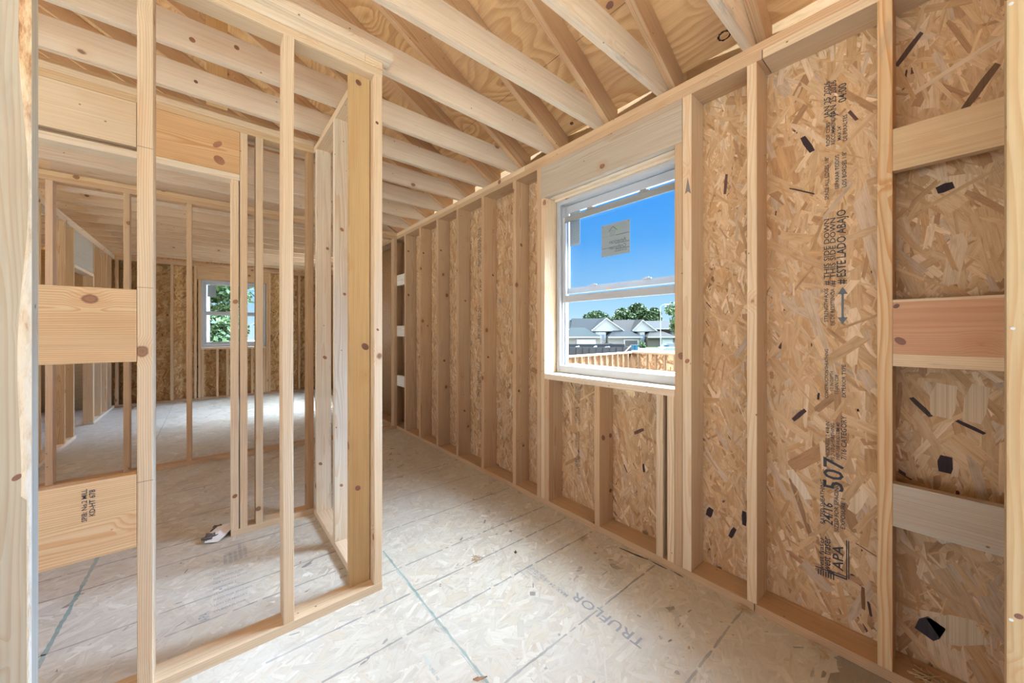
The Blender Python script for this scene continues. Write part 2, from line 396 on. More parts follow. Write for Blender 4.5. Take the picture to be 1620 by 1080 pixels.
# floor -------------------------------------------------------------
pal_floor = [((.58, .54, .46), .34), ((.54, .495, .415), .27), ((.66, .63, .56), .15), ((.49, .44, .365), .12), ((.56, .48, .36), .12)]
fl = strands([(-1.6, 2.0, .25, 4.6)], 1500, .085, .019, 0.15, pal_floor, darks=.02, zmax=.0009, seed=3)
fl2 = strands([(-2.2, 2.0, 4.6, 8.6)], 500, .10, .022, 0.15, pal_floor, darks=.02, zmax=.0009, seed=4)
fl = tuple(np.concatenate([a, b]) for a, b in zip(fl, fl2))
def floor_line(x0, y0, x1, y1, wid, colr, gap=.12, z=.0016):
    r = []; ln = math.hypot(x1-x0, y1-y0); n = int(ln/.018); dx, dy = (x1-x0)/ln, (y1-y0)/ln
    pw = wid; off = 0
    for i in range(n):
        if random.random() < gap: pw = wid*random.uniform(.4, 1.2); continue
        a, b_ = i*ln/n, (i+1)*ln/n; w1 = wid*random.uniform(.55, 1.25); off2 = off*.7+random.uniform(-.0012, .0012)
        p = [(x0+dx*a-dy*(off-pw/2), y0+dy*a+dx*(off-pw/2), z), (x0+dx*b_-dy*(off2-w1/2), y0+dy*b_+dx*(off2-w1/2), z),
             (x0+dx*b_-dy*(off2+w1/2), y0+dy*b_+dx*(off2+w1/2), z), (x0+dx*a-dy*(off+pw/2), y0+dy*a+dx*(off+pw/2), z)]
        k = random.uniform(.8, 1.25); r.append((p, tuple(c*k for c in colr))); pw, off = w1, off2
    return r
GREY = (.10, .10, .11); TEAL = (.05, .20, .21)
lines = []
for y, x0, x1 in ((2.19, .64, 1.80), (1.60, .16, 1.80), (1.387, .30, 1.79), (.98, .42, 1.79), (.577, .6, 1.8), (1.803, .64, 1.80), (2.58, .64, 1.75),
                  (2.61, -.9, .53), (2.83, -1.2, .2), (2.18, -.8, .54), (2.0, -.3, .53), (3.2, -.5, .9), (3.75, -.6, 1.2), (2.95, .7, 1.7), (3.6, .9, 1.7)):
    lines += floor_line(x0, y, x1, y-.012, .009, GREY, .06)
lines += floor_line(.742, 2.0, .738, .3, .0105, TEAL, .0)
lines += floor_line(.735, 2.05, .728, .3, .004, (.22, .36, .35), .35)
lines += floor_line(.62, 1.28, .61, .95, .012, (.33, .42, .42), .35)
lines += floor_line(-.46, 3.0, -.482, 1.9, .016, TEAL, .0)
lines += floor_line(-.463, 8.5, -.458, 4.6, .006, GREY, .1)
lines += floor_line(-.3, 3.5, -.9, 2.6, .004, (.33, .18, .16), .3)
for x in (-.458,): lines += floor_line(x, 4.4, x, 3.0, .005, GREY, .2)
floor = strand_panel('floor', fl, ((0, 0, .0004), (1, 0, 0), (0, 1, 0), (0, 0, 1)), [(-5.5, 2.0, YN, YF+.2, -.018, 0)], (.57, .515, .44), M_DECK, lines, 'structure')

# right exterior wall sheathing ------------------------------------
def keep_w(u0, u1, v0, v1): return ~((u1 > WY0-.03) & (u0 < WY1+.03) & (v1 > WZ0-.03) & (v0 < WZ1+.03))
pal_w = [((.55, .355, .20), .34), ((.60, .405, .245), .25), ((.50, .30, .15), .20), ((.68, .50, .34), .10), ((.40, .225, .115), .06), ((.53, .39, .28), .05)]
f1 = strands([(-.35, .57, 0, 2.47)], 2000, .125, .019, 1.4, pal_w, darks=.02, seed=5, spread=.55)
f2 = strands([(.57, 2.2, 0, 2.47)], 2400, .10, .0135, 1.4, pal_w, keep=keep_w, spread=.5, darks=.022, seed=6)
f3 = strands([(2.2, 4.45, 0, 2.47)], 1700, .08, .012, 1.4, pal_w, spread=.5, darks=.03, seed=8)
fw_ = tuple(np.concatenate([a, b, c]) for a, b, c in zip(f1, f2, f3))
E_ = .011
wb = []
for y0, y1 in ((YN, -2.1), (-.8, WY0), (WY1, 6.45), (6.95, YF+.2)): wb.append((XS, XS+E_, y0, y1, 0, 2.618))
for y0, y1 in ((-2.1, -.8), (WY0, WY1), (6.45, 6.95)): wb += [(XS, XS+E_, y0, y1, 0, WZ0), (XS, XS+E_, y0, y1, WZ1, 2.618)]  # holes behind the camera and in the back room are added for light
# named bark-dark strands that stand out in the near bays
def patch(yc, zc, ln, wd, ang, colr, h=.0013):
    c, s = math.cos(ang), math.sin(ang); pts = []
    for a, b_ in ((-.5, -.38), (-.2, -.5), (.46, -.46), (.5, .3), (.1, .5), (-.47, .42)):
        y = a*ln*c-b_*wd*s; z = a*ln*s+b_*wd*c; pts.append((XS-h, yc-y, zc+z))
    return (pts, colr)
BK = (.035, .018, .022)
ex = [patch(.372, 2.02, .085, .022, 1.1+PI/2*0+.9, BK), patch(.40, .86, .07, .018, .9, (.06, .03, .035)), patch(.335, .95, .03, .008, 1.5, BK),
      patch(1.33-.17, .63, .075, .02, .55, (.13, .065, .05)), patch(1.44, .33, .09, .022, 1.2, (.13, .065, .05)), patch(1.13, .42, .05, .014, 1.7, BK),
      patch(.69, 1.95, .10, .014, 1.5, (.10, .05, .04)), patch(.61, .33, .07, .02, 1.6, BK), patch(.66, .24, .06, .02, 1.2, BK), patch(.765, .3, .05, .03, 1.3, BK),
      patch(-.005, 1.72, .04, .03, .3, BK), patch(-.01, 1.72, .11, .07, .2, (.68, .50, .32), .0011), patch(-.005, .76, .06, .035, 1.57, BK), patch(.03, .17, .07, .06, 1.2, (.05, .04, .05)),
      patch(-.03, .20, .12, .09, .6, (.60, .48, .34)), patch(.05, .53, .15, .03, -.6, (.66, .56, .44)), patch(.40, .56, .13, .035, -1.0, (.70, .58, .46)), patch(.215, .55, .10, .035, 1.2, (.70, .56, .40)),
      patch(-.06, .90, .07, .012, -.5, BK), patch(.05, .95, .08, .015, -.9, (.06, .035, .03)), patch(.0, .98, .12, .06, 1.5, (.64, .49, .33)), patch(-.07, .98, .13, .05, 1.45, (.62, .47, .32)),
      patch(.08, 2.25, .11, .018, .95, (.08, .045, .035)), patch(-.08, 2.03, .14, .022, 1.05, (.14, .075, .04)), patch(.2, .18, .09, .012, 1.6, (.17, .08, .03))]
wall_r = strand_panel('wall_right', fw_, ((XS-.0001, 0, 0), (0, 1, 0), (0, 0, 1), (-1, 0, 0)), wb, (.46, .285, .14), M_OSB, ex, 'structure')

rear = mesh_obj('wall_rear_unseen', [(x, y, z) for y in (YN-.015, YN) for x, z in ((2.0, 0), (1.5, 0), (1.5, 2.1), (-2.6, 2.1), (-2.6, 0), (-5.6, 0), (-5.6, 2.5), (-1.9, 4.76), (2.0, 2.58))],
    [(0, 1, 2, 8), (2, 3, 7, 8), (3, 4, 5, 6), (3, 6, 7), (9, 17, 11, 10), (11, 17, 16, 12), (12, 15, 14, 13), (12, 16, 15), (1, 10, 11, 2), (2, 11, 12, 3), (3, 12, 13, 4), (0, 8, 17, 9)], M_PLY); rear['kind'] = 'structure'  # unseen rear wall, added to keep light off the joists
wrr = boxes('light_block_right', [(1.2915, XS-.003, -.172, -.1585, 0, 2.46)], M_PLY); wrr['kind'] = 'structure'  # unseen board added to hold rear light off the near bays
# far wall sheathing, with its window hole ---------------------------
XF0, XF1, ZF0, ZF1 = -.10, .86, .94, 2.17
YS = YF+D6
pal_f = [((.60, .38, .17), .3), ((.66, .45, .22), .25), ((.50, .28, .11), .22), ((.40, .21, .08), .13), ((.70, .52, .30), .1)]
def keep_f(u0, u1, v0, v1): return ~((u1 > XF0-.03) & (u0 < XF1+.03) & (v1 > ZF0-.03) & (v0 < ZF1+.03))
ff = strands([(-1.2, 1.9, 0, 2.47)], 900, .10, .022, 1.3, pal_f, keep=keep_f, darks=.02, seed=9)
wall_b = strand_panel('wall_back', ff, ((0, YS-.0001, 0), (1, 0, 0), (0, 0, 1), (0, -1, 0)),
    [(-5.5, XF0, YS, YS+E_, 0, 2.467), (XF1, XS+E_, YS, YS+E_, 0, 2.467), (XF0, XF1, YS, YS+E_, 0, ZF0), (XF0, XF1, YS, YS+E_, ZF1, 2.467)], (.52, .33, .16), M_OSB, None, 'structure')

# roof deck ----------------------------------------------------------
def roof_z(x): return 2.813-SLOPE*(x-1.6)      # underside of the deck
RX = -1.9
def slab(name, pts, th, mat):
    n = len(pts); v = [tuple(p) for p in pts]+[(p[0], p[1], p[2]+th) for p in pts]
    f = [tuple(range(n))[::-1], tuple(range(n, 2*n))]+[(i, (i+1) % n, n+(i+1) % n, n+i) for i in range(n)]
    return mesh_obj(name, v, f, mat)
roof = slab('ceiling', [(2.02, YN, roof_z(2.02)), (RX, YN, roof_z(RX)), (RX, YF+.3, roof_z(RX)), (2.02, YF+.3, roof_z(2.02))], .015, M_PLY); roof['kind'] = 'structure'
roof2 = slab('ceiling', [(RX, YN, roof_z(RX)), (-5.8, YN, roof_z(RX)-SLOPE*3.9), (-5.8, YF+.3, roof_z(RX)-SLOPE*3.9), (RX, YF+.3, roof_z(RX))], .015, M_PLY); roof2['kind'] = 'structure'
seams = []
for s_ in (.42, 1.64, 2.86):
    xx = 1.93-s_/math.sqrt(1+SLOPE*SLOPE)
    seams.append((xx-.0007, xx+.0007, YN, YF, roof_z(xx)-.0015, roof_z(xx)+.002))
sm = boxes('panel_joint', seams, M_PENCIL, roof)
gab = mesh_obj('wall_back_gable', [(2.0, YF+.22, 2.44), (2.0, YF+.22, roof_z(2.0)), (RX, YF+.22, roof_z(RX)), (-5.6, YF+.22, 2.5), (-5.6, YF+.22, 2.44),
     (2.0, YF+.235, 2.44), (2.0, YF+.235, roof_z(2.0)), (RX, YF+.235, roof_z(RX)), (-5.6, YF+.235, 2.5), (-5.6, YF+.235, 2.44)],
    [(0, 1, 2, 3, 4), (9, 8, 7, 6, 5), (0, 5, 6, 1), (1, 6, 7, 2), (2, 7, 8, 3), (3, 8, 9, 4), (4, 9, 5, 0)], M_PLY); gab['kind'] = 'structure'

ev = boxes('eave_light_block', [(2.024, 2.045, YN, YF+.3, 2.36, 2.62), (1.9705, 2.0235, YN, YF+.3, 2.36, 2.372)], M_VINYL); ev['kind'] = 'structure'  # unseen eave boards, added to stop light leaking in above the plate
# ------------------------------------------------------------------ right exterior wall framing
ZT = 2.391
# plates
board('bottom_plate', (XW, XB), (-.157, .525), (0, T), 'tan', 'near length of floor plate under the right window wall, past the seam', 'wall plate', bv=.002)
board('bottom_plate', (XW, XB), (.5285, YF), (0, T), 'tan', 'long dusty floor plate running under the right window wall to the hall end', 'wall plate', bv=.002)
board('top_plate', (XW, XB), (-.157, .497), (ZT, ZT+T), 'pale', 'near length of lower top plate on the right wall, before the dark seam', 'wall plate', bv=.002)
board('top_plate', (XW, XB), (.5, YF), (ZT, ZT+T), 'tan', 'long lower top plate resting on the right wall studs and window header', 'wall plate', bv=.002)
board('top_plate', (XW, XB), (-.35, 2.02), (ZT+T, ZT+2*T), 'tan', 'upper top plate above the window, near length carrying the first roof rafters', 'wall plate', bv=.002)
board('top_plate', (XW, XB), (2.023, YF), (ZT+T, ZT+2*T), 'pale', 'upper top plate of the right wall, lighter length reaching to the hall end', 'wall plate', bv=.002)
ordn = ['first', 'second', 'third', 'fourth', 'fifth', 'sixth', 'seventh', 'eighth', 'ninth', 'tenth', 'eleventh', 'twelfth', 'thirteenth', 'fourteenth', 'fifteenth', 'sixteenth', 'seventeenth', 'eighteenth', 'nineteenth', 'twentieth', 'twenty-first']
def wstud(far, lab, tone='tan', zt=ZT, name='wall_stud', cat='wall stud', grp='studs of the right window wall', z0=T, wdt=T, **k):
    return board(name, (XW, XB), (far-wdt, far), (z0, zt), tone, lab, cat, grp, **k)
wstud(.556, 'pale stud between the narrow strand board bay and the stamped 507 bay', 'pale', bow=.003)
wstud(.150, 'stud with wavy grain between the 507 stamped bay and the bay of three blocks', 'warm', contrast=.8)
for i, yf in enumerate((2.161, 2.586)):
    wstud(yf, f'{ordn[i]} full-height stud left of the window on the right wall')
# double stud near the stamped hall bay
wstud(3.003, 'third full-height stud left of the window, doubled, beside a stamped hall bay')
wstud(3.003-T, 'narrow twin fastened to the near side of the third stud left of the window', name='wall_stud') if False else None
for i, yf in enumerate((3.399, 3.805, 4.206)):
    wstud(yf, f'{ordn[i+3]} full-height stud left of the window, deep in the hall' + ('' if i < 2 else ' beside three white blocks'))
wstud(4.62, 'knotty brown stud of the right wall beyond the hall end partition', 'brown')
# window surround
wstud(WY0-.0015, 'trimmer stud rising full height at the right edge of the window', 'tan', WZ1, 'trimmer_stud', 'trimmer stud')
wstud(WY0-T-.003, 'king stud with grey arrowhead stain right of the window', 'pale', ZT, 'king_stud', 'king stud', wdt=.044)
wstud(WY0+T, 'short jack stud carrying the right end of the window sill', 'pale', WZ0-T, 'jack_stud', 'jack stud')
wstud(.978, 'short cripple stud with a dark gap, nearest the sill right end', 'pale', WZ0-T, 'cripple_stud', 'cripple stud')
wstud(1.378, 'short cripple stud with dark round knots under the middle of the window sill', 'tan', WZ0-T, 'cripple_stud', 'cripple stud', bow=-.004)
wstud(WY1-.001, 'short jack stud under the left end of the window sill', 'tan', WZ0-T, 'jack_stud', 'jack stud')
wstud(WY1+T+.0015, 'trimmer stud at the left edge of the window, lit bright on its reveal', 'pale', WZ1, 'trimmer_stud', 'trimmer stud')
wstud(WY1+2*T+.004, 'king stud standing just left of the window trimmer', 'tan', ZT, 'king_stud', 'king stud')
board('window_sill', (XW-.004, XB), (WY0-.002, WY1-.001), (WZ0-T, WZ0), 'white', 'rough pale sill board under the right wall window', 'window sill')
board('window_header', (XW-.001, XW+T), (WY0-T-.0015, WY1+T+.003), (WZ1+.001, ZT), 'grey', 'wide grey stained header board above the right wall window', 'window header', bow=0)
board('window_header', (XW+T+.012, XS-.04), (WY0-T-.0015, WY1+T+.003), (WZ1+.004, ZT), 'white', 'inner ply of the window header behind the grey stained board', 'window header')
board('head_liner', (XS-.038, XB), (WY0, WY1), (WZ1-.012, ZT), 'white', 'thin liner board above the white window frame at the header', 'header board')
# blocks in the near bay
YB0, YB1 = -.157, .1115
board('blocking_board', (XW, XW+T), (YB0, YB1), (1.777, 1.923), 'warm', 'top block in the near bay of the right wall, darkened lower edge', 'blocking')
bb = board('blocking_board', (XW, XW+T), (YB0, YB1), (1.100, 1.331), (.56, .31, .185), 'wide reddish block at mid height in the near bay of the right wall', 'blocking', contrast=.35, jitter=0)
board('sapwood_edge', (XW-.0006, XW+.003), (YB0, YB1), (1.101, 1.143), 'pale', 'pale sapwood band', parent=bb, bv=.001)
board('sapwood_edge', (XW-.0006, XW+.003), (YB0, YB1), (1.322, 1.3305), 'pale', 'pale sapwood band', parent=bb, bv=.001)
board('blocking_board', (XW, XW+T), (YB0, YB1), (.545, .694), 'grey', 'lowest weathered grey block in the near bay of the right wall', 'blocking')
for z0, z1, nm in ((1.801, 1.934, 'topmost'), (1.165, 1.298, 'middle'), (.545, .678, 'lowest')):
    board('blocking_board', (XW, XW+T), (4.2065, 4.43), (z0, z1), (.74, .72, .68), f'{nm} of three white blocks in the last hall bay', 'blocking', 'white blocks at the hall end')

# ------------------------------------------------------------------ near partition P (faces the camera) and its return S
YP = 1.706; PT = 2.42
board('bottom_plate', (-1.2, .629), (YP, YP+D4), (0, T), 'pale', 'pale floor plate of the near partition ending at the hall corner', 'wall plate')
board('top_plate', (-1.2, .629), (YP, YP+D4), (PT, PT+T), 'pale', 'lowest top plate of the near partition, brown stain streak on its edge', 'wall plate', bv=.006)
board('top_plate', (-1.2, .548), (YP, YP+D4), (PT+T, PT+2*T), 'white', 'second top plate of the near partition, left of the joint', 'wall plate')
board('top_plate', (.5495, .629), (YP, YP+D4), (PT+T, PT+2*T), 'pale', 'short end piece of the second top plate at the partition corner', 'wall plate', axis='x', bv=.007)
board('nailer_board', (-1.2, .665), (1.665, 1.737), (PT+2*T, PT+3*T), 'white', 'flat nailer board overhanging on top of the near partition plates', 'nailer')
s1 = board('wall_stud', (-.182, -.144), (YP, YP+D4), (T, PT), 'pale', 'tall stud nearest the camera at left, white waney right edge', 'wall stud', contrast=.5)
s2 = board('wall_stud', (.230, .268), (YP, YP+D4), (T, PT), 'pale', 'slightly bowed middle stud of the near partition, splintered edge near its foot', 'wall stud', bow=-.004, bowdir=1)
board('wall_stud', (-.56, -.522), (YP, YP+D4), (T, PT), 'pale', 'partition stud behind the bark-edged post at far left', 'wall stud')
board('wall_stud', (.591, .629), (YP, YP+D4), (T, PT), 'pale', 'end stud of the near partition at the hall corner, bright right edge', 'wall stud')
board('backing_stud', (.497, .5885), (YP+D4-T, YP+D4), (T, PT), (.55, .39, .20), 'wide yellow stud with large knot and blue smears in the corner', 'wall stud', contrast=.5)
b1 = board('blocking_board', (-.5215, -.1825), (YP, YP+T), (1.121, 1.359), 'warm', 'wide block between near partition studs at eye height', 'blocking', contrast=.7)
b2 = board('blocking_board', (-.5215, -.1825), (YP, YP+T), (.511, .751), 'warm', 'wide grade-stamped block between near partition studs near the floor', 'blocking', contrast=.6)
# left post with a strip of bark left on its edge
lp = board('opening_post', (-.349, -.260), (1.12, 1.158), (0, 2.46), (.44, .395, .32), 'post at the left frame edge with ragged bark edge and knots', 'post', contrast=.35, jitter=0)
bm = bmesh.new(); nz, ny = 260, 7; vs = []
for i in range(nz+1):
    row = []
    for j in range(ny+1):
        z = .05+2.3*i/nz; t = j/ny; width = .019*(.75+.35*math.sin(z*3.1)+.25*math.sin(z*11+1)) if z > .9 else .005
        x = -.2602-width*(1-t)-.0008; h = math.sin(PI*min(1, t*1.0+.02))*.0022+(random.uniform(0, .0018) if 0 < j < ny else 0)
        row.append(bm.verts.new((x+(.0012 if j == ny else 0), 1.12-h, z)))
    vs.append(row)
for i in range(nz):
    for j in range(ny): bm.faces.new((vs[i][j], vs[i][j+1], vs[i+1][j+1], vs[i+1][j]))
for v in bm.verts: v.co -= lp.location
me = bpy.data.meshes.new('bark_edge'); bm.to_mesh(me); bm.free()
def bark_mat():
    m, N, L, b = newmat('inner_bark', .8)
    tc = N.new('ShaderNodeTexCoord'); n = noise(N, L, vmap(N, L, tc.outputs['Object'], (60, 60, 14)), 1.0, 5, .7)
    sz = N.new('ShaderNodeSeparateXYZ'); L.new(tc.outputs['Object'], sz.inputs[0])
    cc = mixc(N, L, smooth(N, L, sz.outputs['Z'], 1.45, 1.75), ramp(N, L, n, [(.25, (.42, .25, .16)), (.36, (.62, .50, .37)), (.5, (.72, .64, .52)), (.7, (.76, .69, .58))]), ramp(N, L, n, [(.33, (.20, .085, .05)), (.45, (.50, .30, .16)), (.56, (.66, .50, .31)), (.7, (.74, .62, .46))]))
    L.new(cc, b.inputs['Base Color'])
    bp = N.new('ShaderNodeBump'); bp.inputs['Strength'].default_value = .7; bp.inputs['Distance'].default_value = .003; L.new(n, bp.inputs['Height']); L.new(bp.outputs[0], b.inputs['Normal'])
    return m
M_BARK = bark_mat(); me.materials.append(M_BARK)
bo = bpy.data.objects.new('bark_edge', me); col.objects.link(bo); bo.parent = lp
bo.matrix_parent_inverse = Matrix(); bo.matrix_local = lp.matrix_world.to_3x3().inverted().to_4x4(); bo['label'] = 'ragged brown inner bark'
def disc(name, c, r, axis, mat, parent, squash=1, th=.0008, n=12):
    """little flat round head set on a board face; axis is the outward normal"""
    ax = Vector(axis).normalized(); u = ax.orthogonal().normalized(); v = ax.cross(u); c = Vector(c)
    ring = [c+(u*math.cos(2*PI*i/n)+v*math.sin(2*PI*i/n)*squash)*r for i in range(n)]
    top = [p+ax*th for p in ring]; vs = ring+top+[c+ax*th*1.6]
    fs = [(i, (i+1) % n, n+(i+1) % n, n+i) for i in range(n)]+[(n+i, n+(i+1) % n, 2*n) for i in range(n)]
    inv = parent.matrix_world.inverted() if parent else Matrix()
    return mesh_obj(name, [tuple(inv @ p) for p in vs], fs, mat, parent)
bpy.context.view_layer.update()
M_KNOT = plain('knot_heart', (.17, .07, .045), .5, .4, 0, .35)
disc('knot', (-.277, 1.1198, .945), .0075, (0, -1, 0), M_KNOT, lp, .62, .0003)
disc('knot', (-.2705, 1.1198, 1.895), .011, (0, -1, 0), M_KNOT, lp, .7, .0025)
disc('knot', (-.272, 1.1198, 1.868), .010, (0, -1, 0), M_BARK, lp, 1.8, .0025)
# right post
rpst = board('opening_post', (1.252, 1.290), (-.172, -.0835), (0, 2.46), (.50, .37, .215), 'flat yellowish post at the right frame edge with nail heads', 'post', contrast=.4, jitter=0)
bpy.context.view_layer.update()
for z, y in ((1.887, -.0895), (1.226, -.0915), (.633, -.0895)): disc('nail_head', (1.252, y, z), .0032, (-1, 0, 0), M_NAIL, rpst)
disc('knot', (1.252, -.0885, 1.905), .0065, (-1, 0, 0), M_KNOT, rpst, 1.4, .0003)
disc('knot', (1.252, -.0985, .645), .005, (-1, 0, 0), M_KNOT, rpst, 1.3, .0003)
# return wall S
XR0, XR1 = .540, .629
board('bottom_plate', (XR0, XR1), (YP+D4+.001, 2.804), (0, T), 'white', 'floor plate of the short return partition along the hall', 'wall plate')
board('top_plate', (XR0, XR1), (YP+D4+.001, 2.804), (PT, PT+T), 'pale', 'long top plate of the short return partition along the hall', 'wall plate')
board('wall_stud', (XR0, XR1), (2.192, 2.230), (T, PT), 'white', 'pale stud midway along the short return partition', 'wall stud')
board('wall_stud', (XR0, XR1), (2.640, 2.678), (T, PT), 'white', 'pale stud with red knots at the far end of the return partition', 'wall stud')
# ------------------------------------------------------------------ middle partition R with its doorway
YR = 2.715
board('bottom_plate', (.1, XR0-.001), (YR, YR+D4), (0, T), 'pale', 'short floor plate right of the middle partition doorway', 'wall plate')
board('top_plate', (-1.6, XR0-.001), (YR, YR+D4), (PT, PT+T), 'warm', 'lower top plate of the middle partition above the doorway header', 'wall plate')
board('top_plate', (-1.6, XR0-.001), (YR, YR+D4), (PT+T, PT+2*T), 'pale', 'upper top plate of the middle partition, dark nail specks along it', 'wall plate')
board('nailer_board', (-1.6, XR0-.03), (YR+.045, YR+D4+.05), (PT+2*T, PT+3*T), 'warm', 'orange nailer board on top of the middle partition under the joists', 'nailer')
board('wall_stud', (.1, .1365), (YR, YR+D4), (T, 2.126), 'pale', 'doorway trimmer stud of the middle partition, elongated red knots', 'trimmer stud')
board('wall_stud', (.1425, .1795), (YR, YR+D4), (T, PT), 'pale', 'full height king stud right of the middle partition doorway', 'king stud')
board('wall_stud', (.2205, .258), (YR, YR+D4), (T, PT), 'pale', 'lone narrow stud right of the doorway king stud, bark at its foot', 'wall stud')
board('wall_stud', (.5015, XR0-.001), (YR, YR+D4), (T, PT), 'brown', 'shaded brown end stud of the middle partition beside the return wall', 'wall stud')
board('doorway_header', (-1.6, -.292), (YR-.001, YR+T), (2.188, PT-.001), 'pale', 'left pale header board above the middle partition doorway', 'door header', contrast=.25)
board('doorway_header', (-.29, .1415), (YR, YR+T), (2.166, PT-.001), (.60, .37, .19), 'right orange header board with big red knots above the doorway', 'door header', contrast=.7, jitter=0)
board('doorway_header', (-1.6, .1415), (YR+D4-T, YR+D4), (2.166, PT-.001), 'tan', 'rear ply of the middle partition doorway header', 'door header')
board('header_plate', (-1.6, .1415), (YR, YR+D4), (2.127, 2.165), 'white', 'flat board under the doorway header, its underside nearly white', 'header plate')
# ------------------------------------------------------------------ far partition Q
YQ = 4.43
board('bottom_plate', (-1.17, 1.818), (YQ, YQ+D4), (0, T), 'tan', 'long floor plate of the far open partition crossing to the hall end', 'wall plate')
board('top_plate', (-1.17, 1.818), (YQ, YQ+D4), (ZT, ZT+T), 'tan', 'lower top plate of the far open partition', 'wall plate')
board('top_plate', (-1.17, 1.818), (YQ, YQ+D4), (ZT+T, ZT+2*T), 'warm', 'upper top plate of the far open partition', 'wall plate')
for x, lb in ((-.965, 'leftmost stud of the far partition, reddish, white lit edge'), (-.553, 'second stud of the far partition from the left, seen between two blocks'), (-.158, 'slim third stud of the far partition standing before the back window wall'),
              (.245, 'far partition stud half hidden behind the doorway stud'), (.65, 'far partition stud behind the shaded end stud'), (1.780, 'end stud of the far partition touching the right wall, white lit edge')):
    board('wall_stud', (x, x+T), (YQ, YQ+D4), (T, ZT), (.60, .44, .32) if x < -.9 else 'tan', lb, 'wall stud')
# ------------------------------------------------------------------ left room wall L
XL = -1.17
board('bottom_plate', (XL-D4, XL), (YQ, 6.40), (0, T), 'white', 'white lit floor plate of the left wall up to its doorway', 'wall plate')
board('bottom_plate', (XL-D4, XL), (7.22, YF), (0, T), 'white', 'white lit floor plate of the left wall beyond its doorway', 'wall plate')
board('top_plate', (XL-D4, XL), (YQ, YF), (ZT, ZT+T), 'white', 'lower pale top plate running along the left wall', 'wall plate')
board('top_plate', (XL-D4, XL), (YQ, YF), (ZT+T, ZT+2*T), 'white', 'upper pale top plate running along the left wall', 'wall plate')
for y, lb in ((4.95, 'left wall stud nearest the far partition'), (5.27, 'left wall stud with a large round dark knot near its top'), (6.0, 'left wall stud, second before the left doorway'), (6.335, 'orange left wall king stud before the doorway'), (7.265, 'left wall king stud just past the doorway'),
              (7.68, 'left wall stud, second past the doorway'), (8.05, 'left wall stud, third past the doorway'), (8.36, 'left wall stud, last before the back corner')):
    board('wall_stud', (XL-D4, XL), (y-T, y), (T, ZT), 'warm', lb, 'wall stud', 'studs of the left wall')
board('wall_stud', (XL-D4, XL), (7.225-T, 7.225), (T, 1.95), 'warm', 'short doorway trimmer stud on the far side of the left opening', 'trimmer stud')
board('doorway_header', (XL-.07, XL-.005), (6.342, 7.223), (1.995, ZT), (.40, .39, .36), 'grey weathered header panel above the left wall doorway', 'door header', contrast=.5)
board('header_plate', (XL-D4, XL), (6.342, 7.223), (1.952, 1.99), 'white', 'white lit flat board under the grey left doorway header', 'header plate')
# drywall and a leaning stud beyond the left doorway
def leaning(name, base, top, wid, th, mat, tone=None, label=None, cat=None):
    bpy.context.view_layer.update()
    b0, t0 = Vector(base), Vector(top); ax = (t0-b0); ln = ax.length; ax.normalize()
    yv = Vector((0, 1, 0)); yv = (yv-ax*yv.dot(ax)).normalized(); zv = ax.cross(yv)
    me = bevel_box(ln, wid, th, .002); me.materials.append(mat); o = bpy.data.objects.new(name, me); col.objects.link(o)
    o.matrix_world = Matrix.Translation(b0) @ Matrix((ax, yv, zv)).transposed().to_4x4(); o.color = (*(tone or (.5, .33, .2)), .4)
    return tag(o, label, cat)
leaning('gypsum_panel', (-2.0, 7.4, .012), (-2.75, 7.4, 2.25), 1.2, .014, M_DRYWALL, None, 'white gypsum panel leaning in the room past the left doorway', 'wall panel')
leaning('loose_stud', (-1.72, 6.95, .012), (-2.35, 6.95, 2.2), .038, .089, M_WOOD, (.36, .22, .13), 'dark loose stud leaning beyond the left doorway', 'loose stud')
wl = boxes('wall_far_left', [(-2.95, -2.9, 4.5, 8.7, 0, 2.467)], M_OSB); wl['kind'] = 'structure'
wl.data.attributes.new('strand', 'FLOAT_COLOR', 'FACE').data.foreach_set('color', [.5, .33, .17, 1]*6)
# ------------------------------------------------------------------ back wall F framing
board('bottom_plate', (XL, XW), (YF, YS-.002), (0, T), 'brown', 'floor plate of the back window wall', 'wall plate')
board('top_plate', (XL, XW), (YF, YS-.002), (ZT, ZT+T), 'warm', 'lower top plate of the back window wall', 'wall plate')
board('top_plate', (XL, XW), (YF, YS-.002), (ZT+T, ZT+2*T), 'tan', 'upper top plate of the back window wall', 'wall plate')
for x, zt, nm, lb in ((-1.165, ZT, 'wall_stud', 'corner stud of the back wall against the left wall'), (-1.06, ZT, 'wall_stud', 'back wall stud beside the left corner'), (-.90, ZT, 'wall_stud', 'back wall stud seen beside the second far partition stud'), (-.515, ZT, 'wall_stud', 'yellow back wall stud left of its window beside a stamped board'),
                      (-.205, ZT, 'king_stud', 'king stud left of the back window'), (-.150, ZF1, 'trimmer_stud', 'trimmer stud left of the back window'), (.862, ZF1, 'trimmer_stud', 'trimmer stud right of the back window'), (.902, ZT, 'king_stud', 'king stud right of the back window'),
                      (1.19, ZT, 'wall_stud', 'back wall stud, first beyond the right of its window'), (1.42, ZT, 'wall_stud', 'back wall stud, second beyond the right of its window'), (1.6, ZT, 'wall_stud', 'back wall stud, last before the right corner')):
    board(nm, (x, x+T), (YF, YS-.002), (T, zt), 'warm', lb, nm.replace('_', ' '), 'studs of the back wall')
board('window_header', (-.166, .901), (YF-.001, YF+T), (ZF1+.002, ZT), 'warm', 'yellow header board above the back window', 'window header')
board('window_sill', (-.111, .861), (YF-.003, YS-.002), (ZF0-T, ZF0-.001), 'pale', 'sill board under the back window', 'window sill')
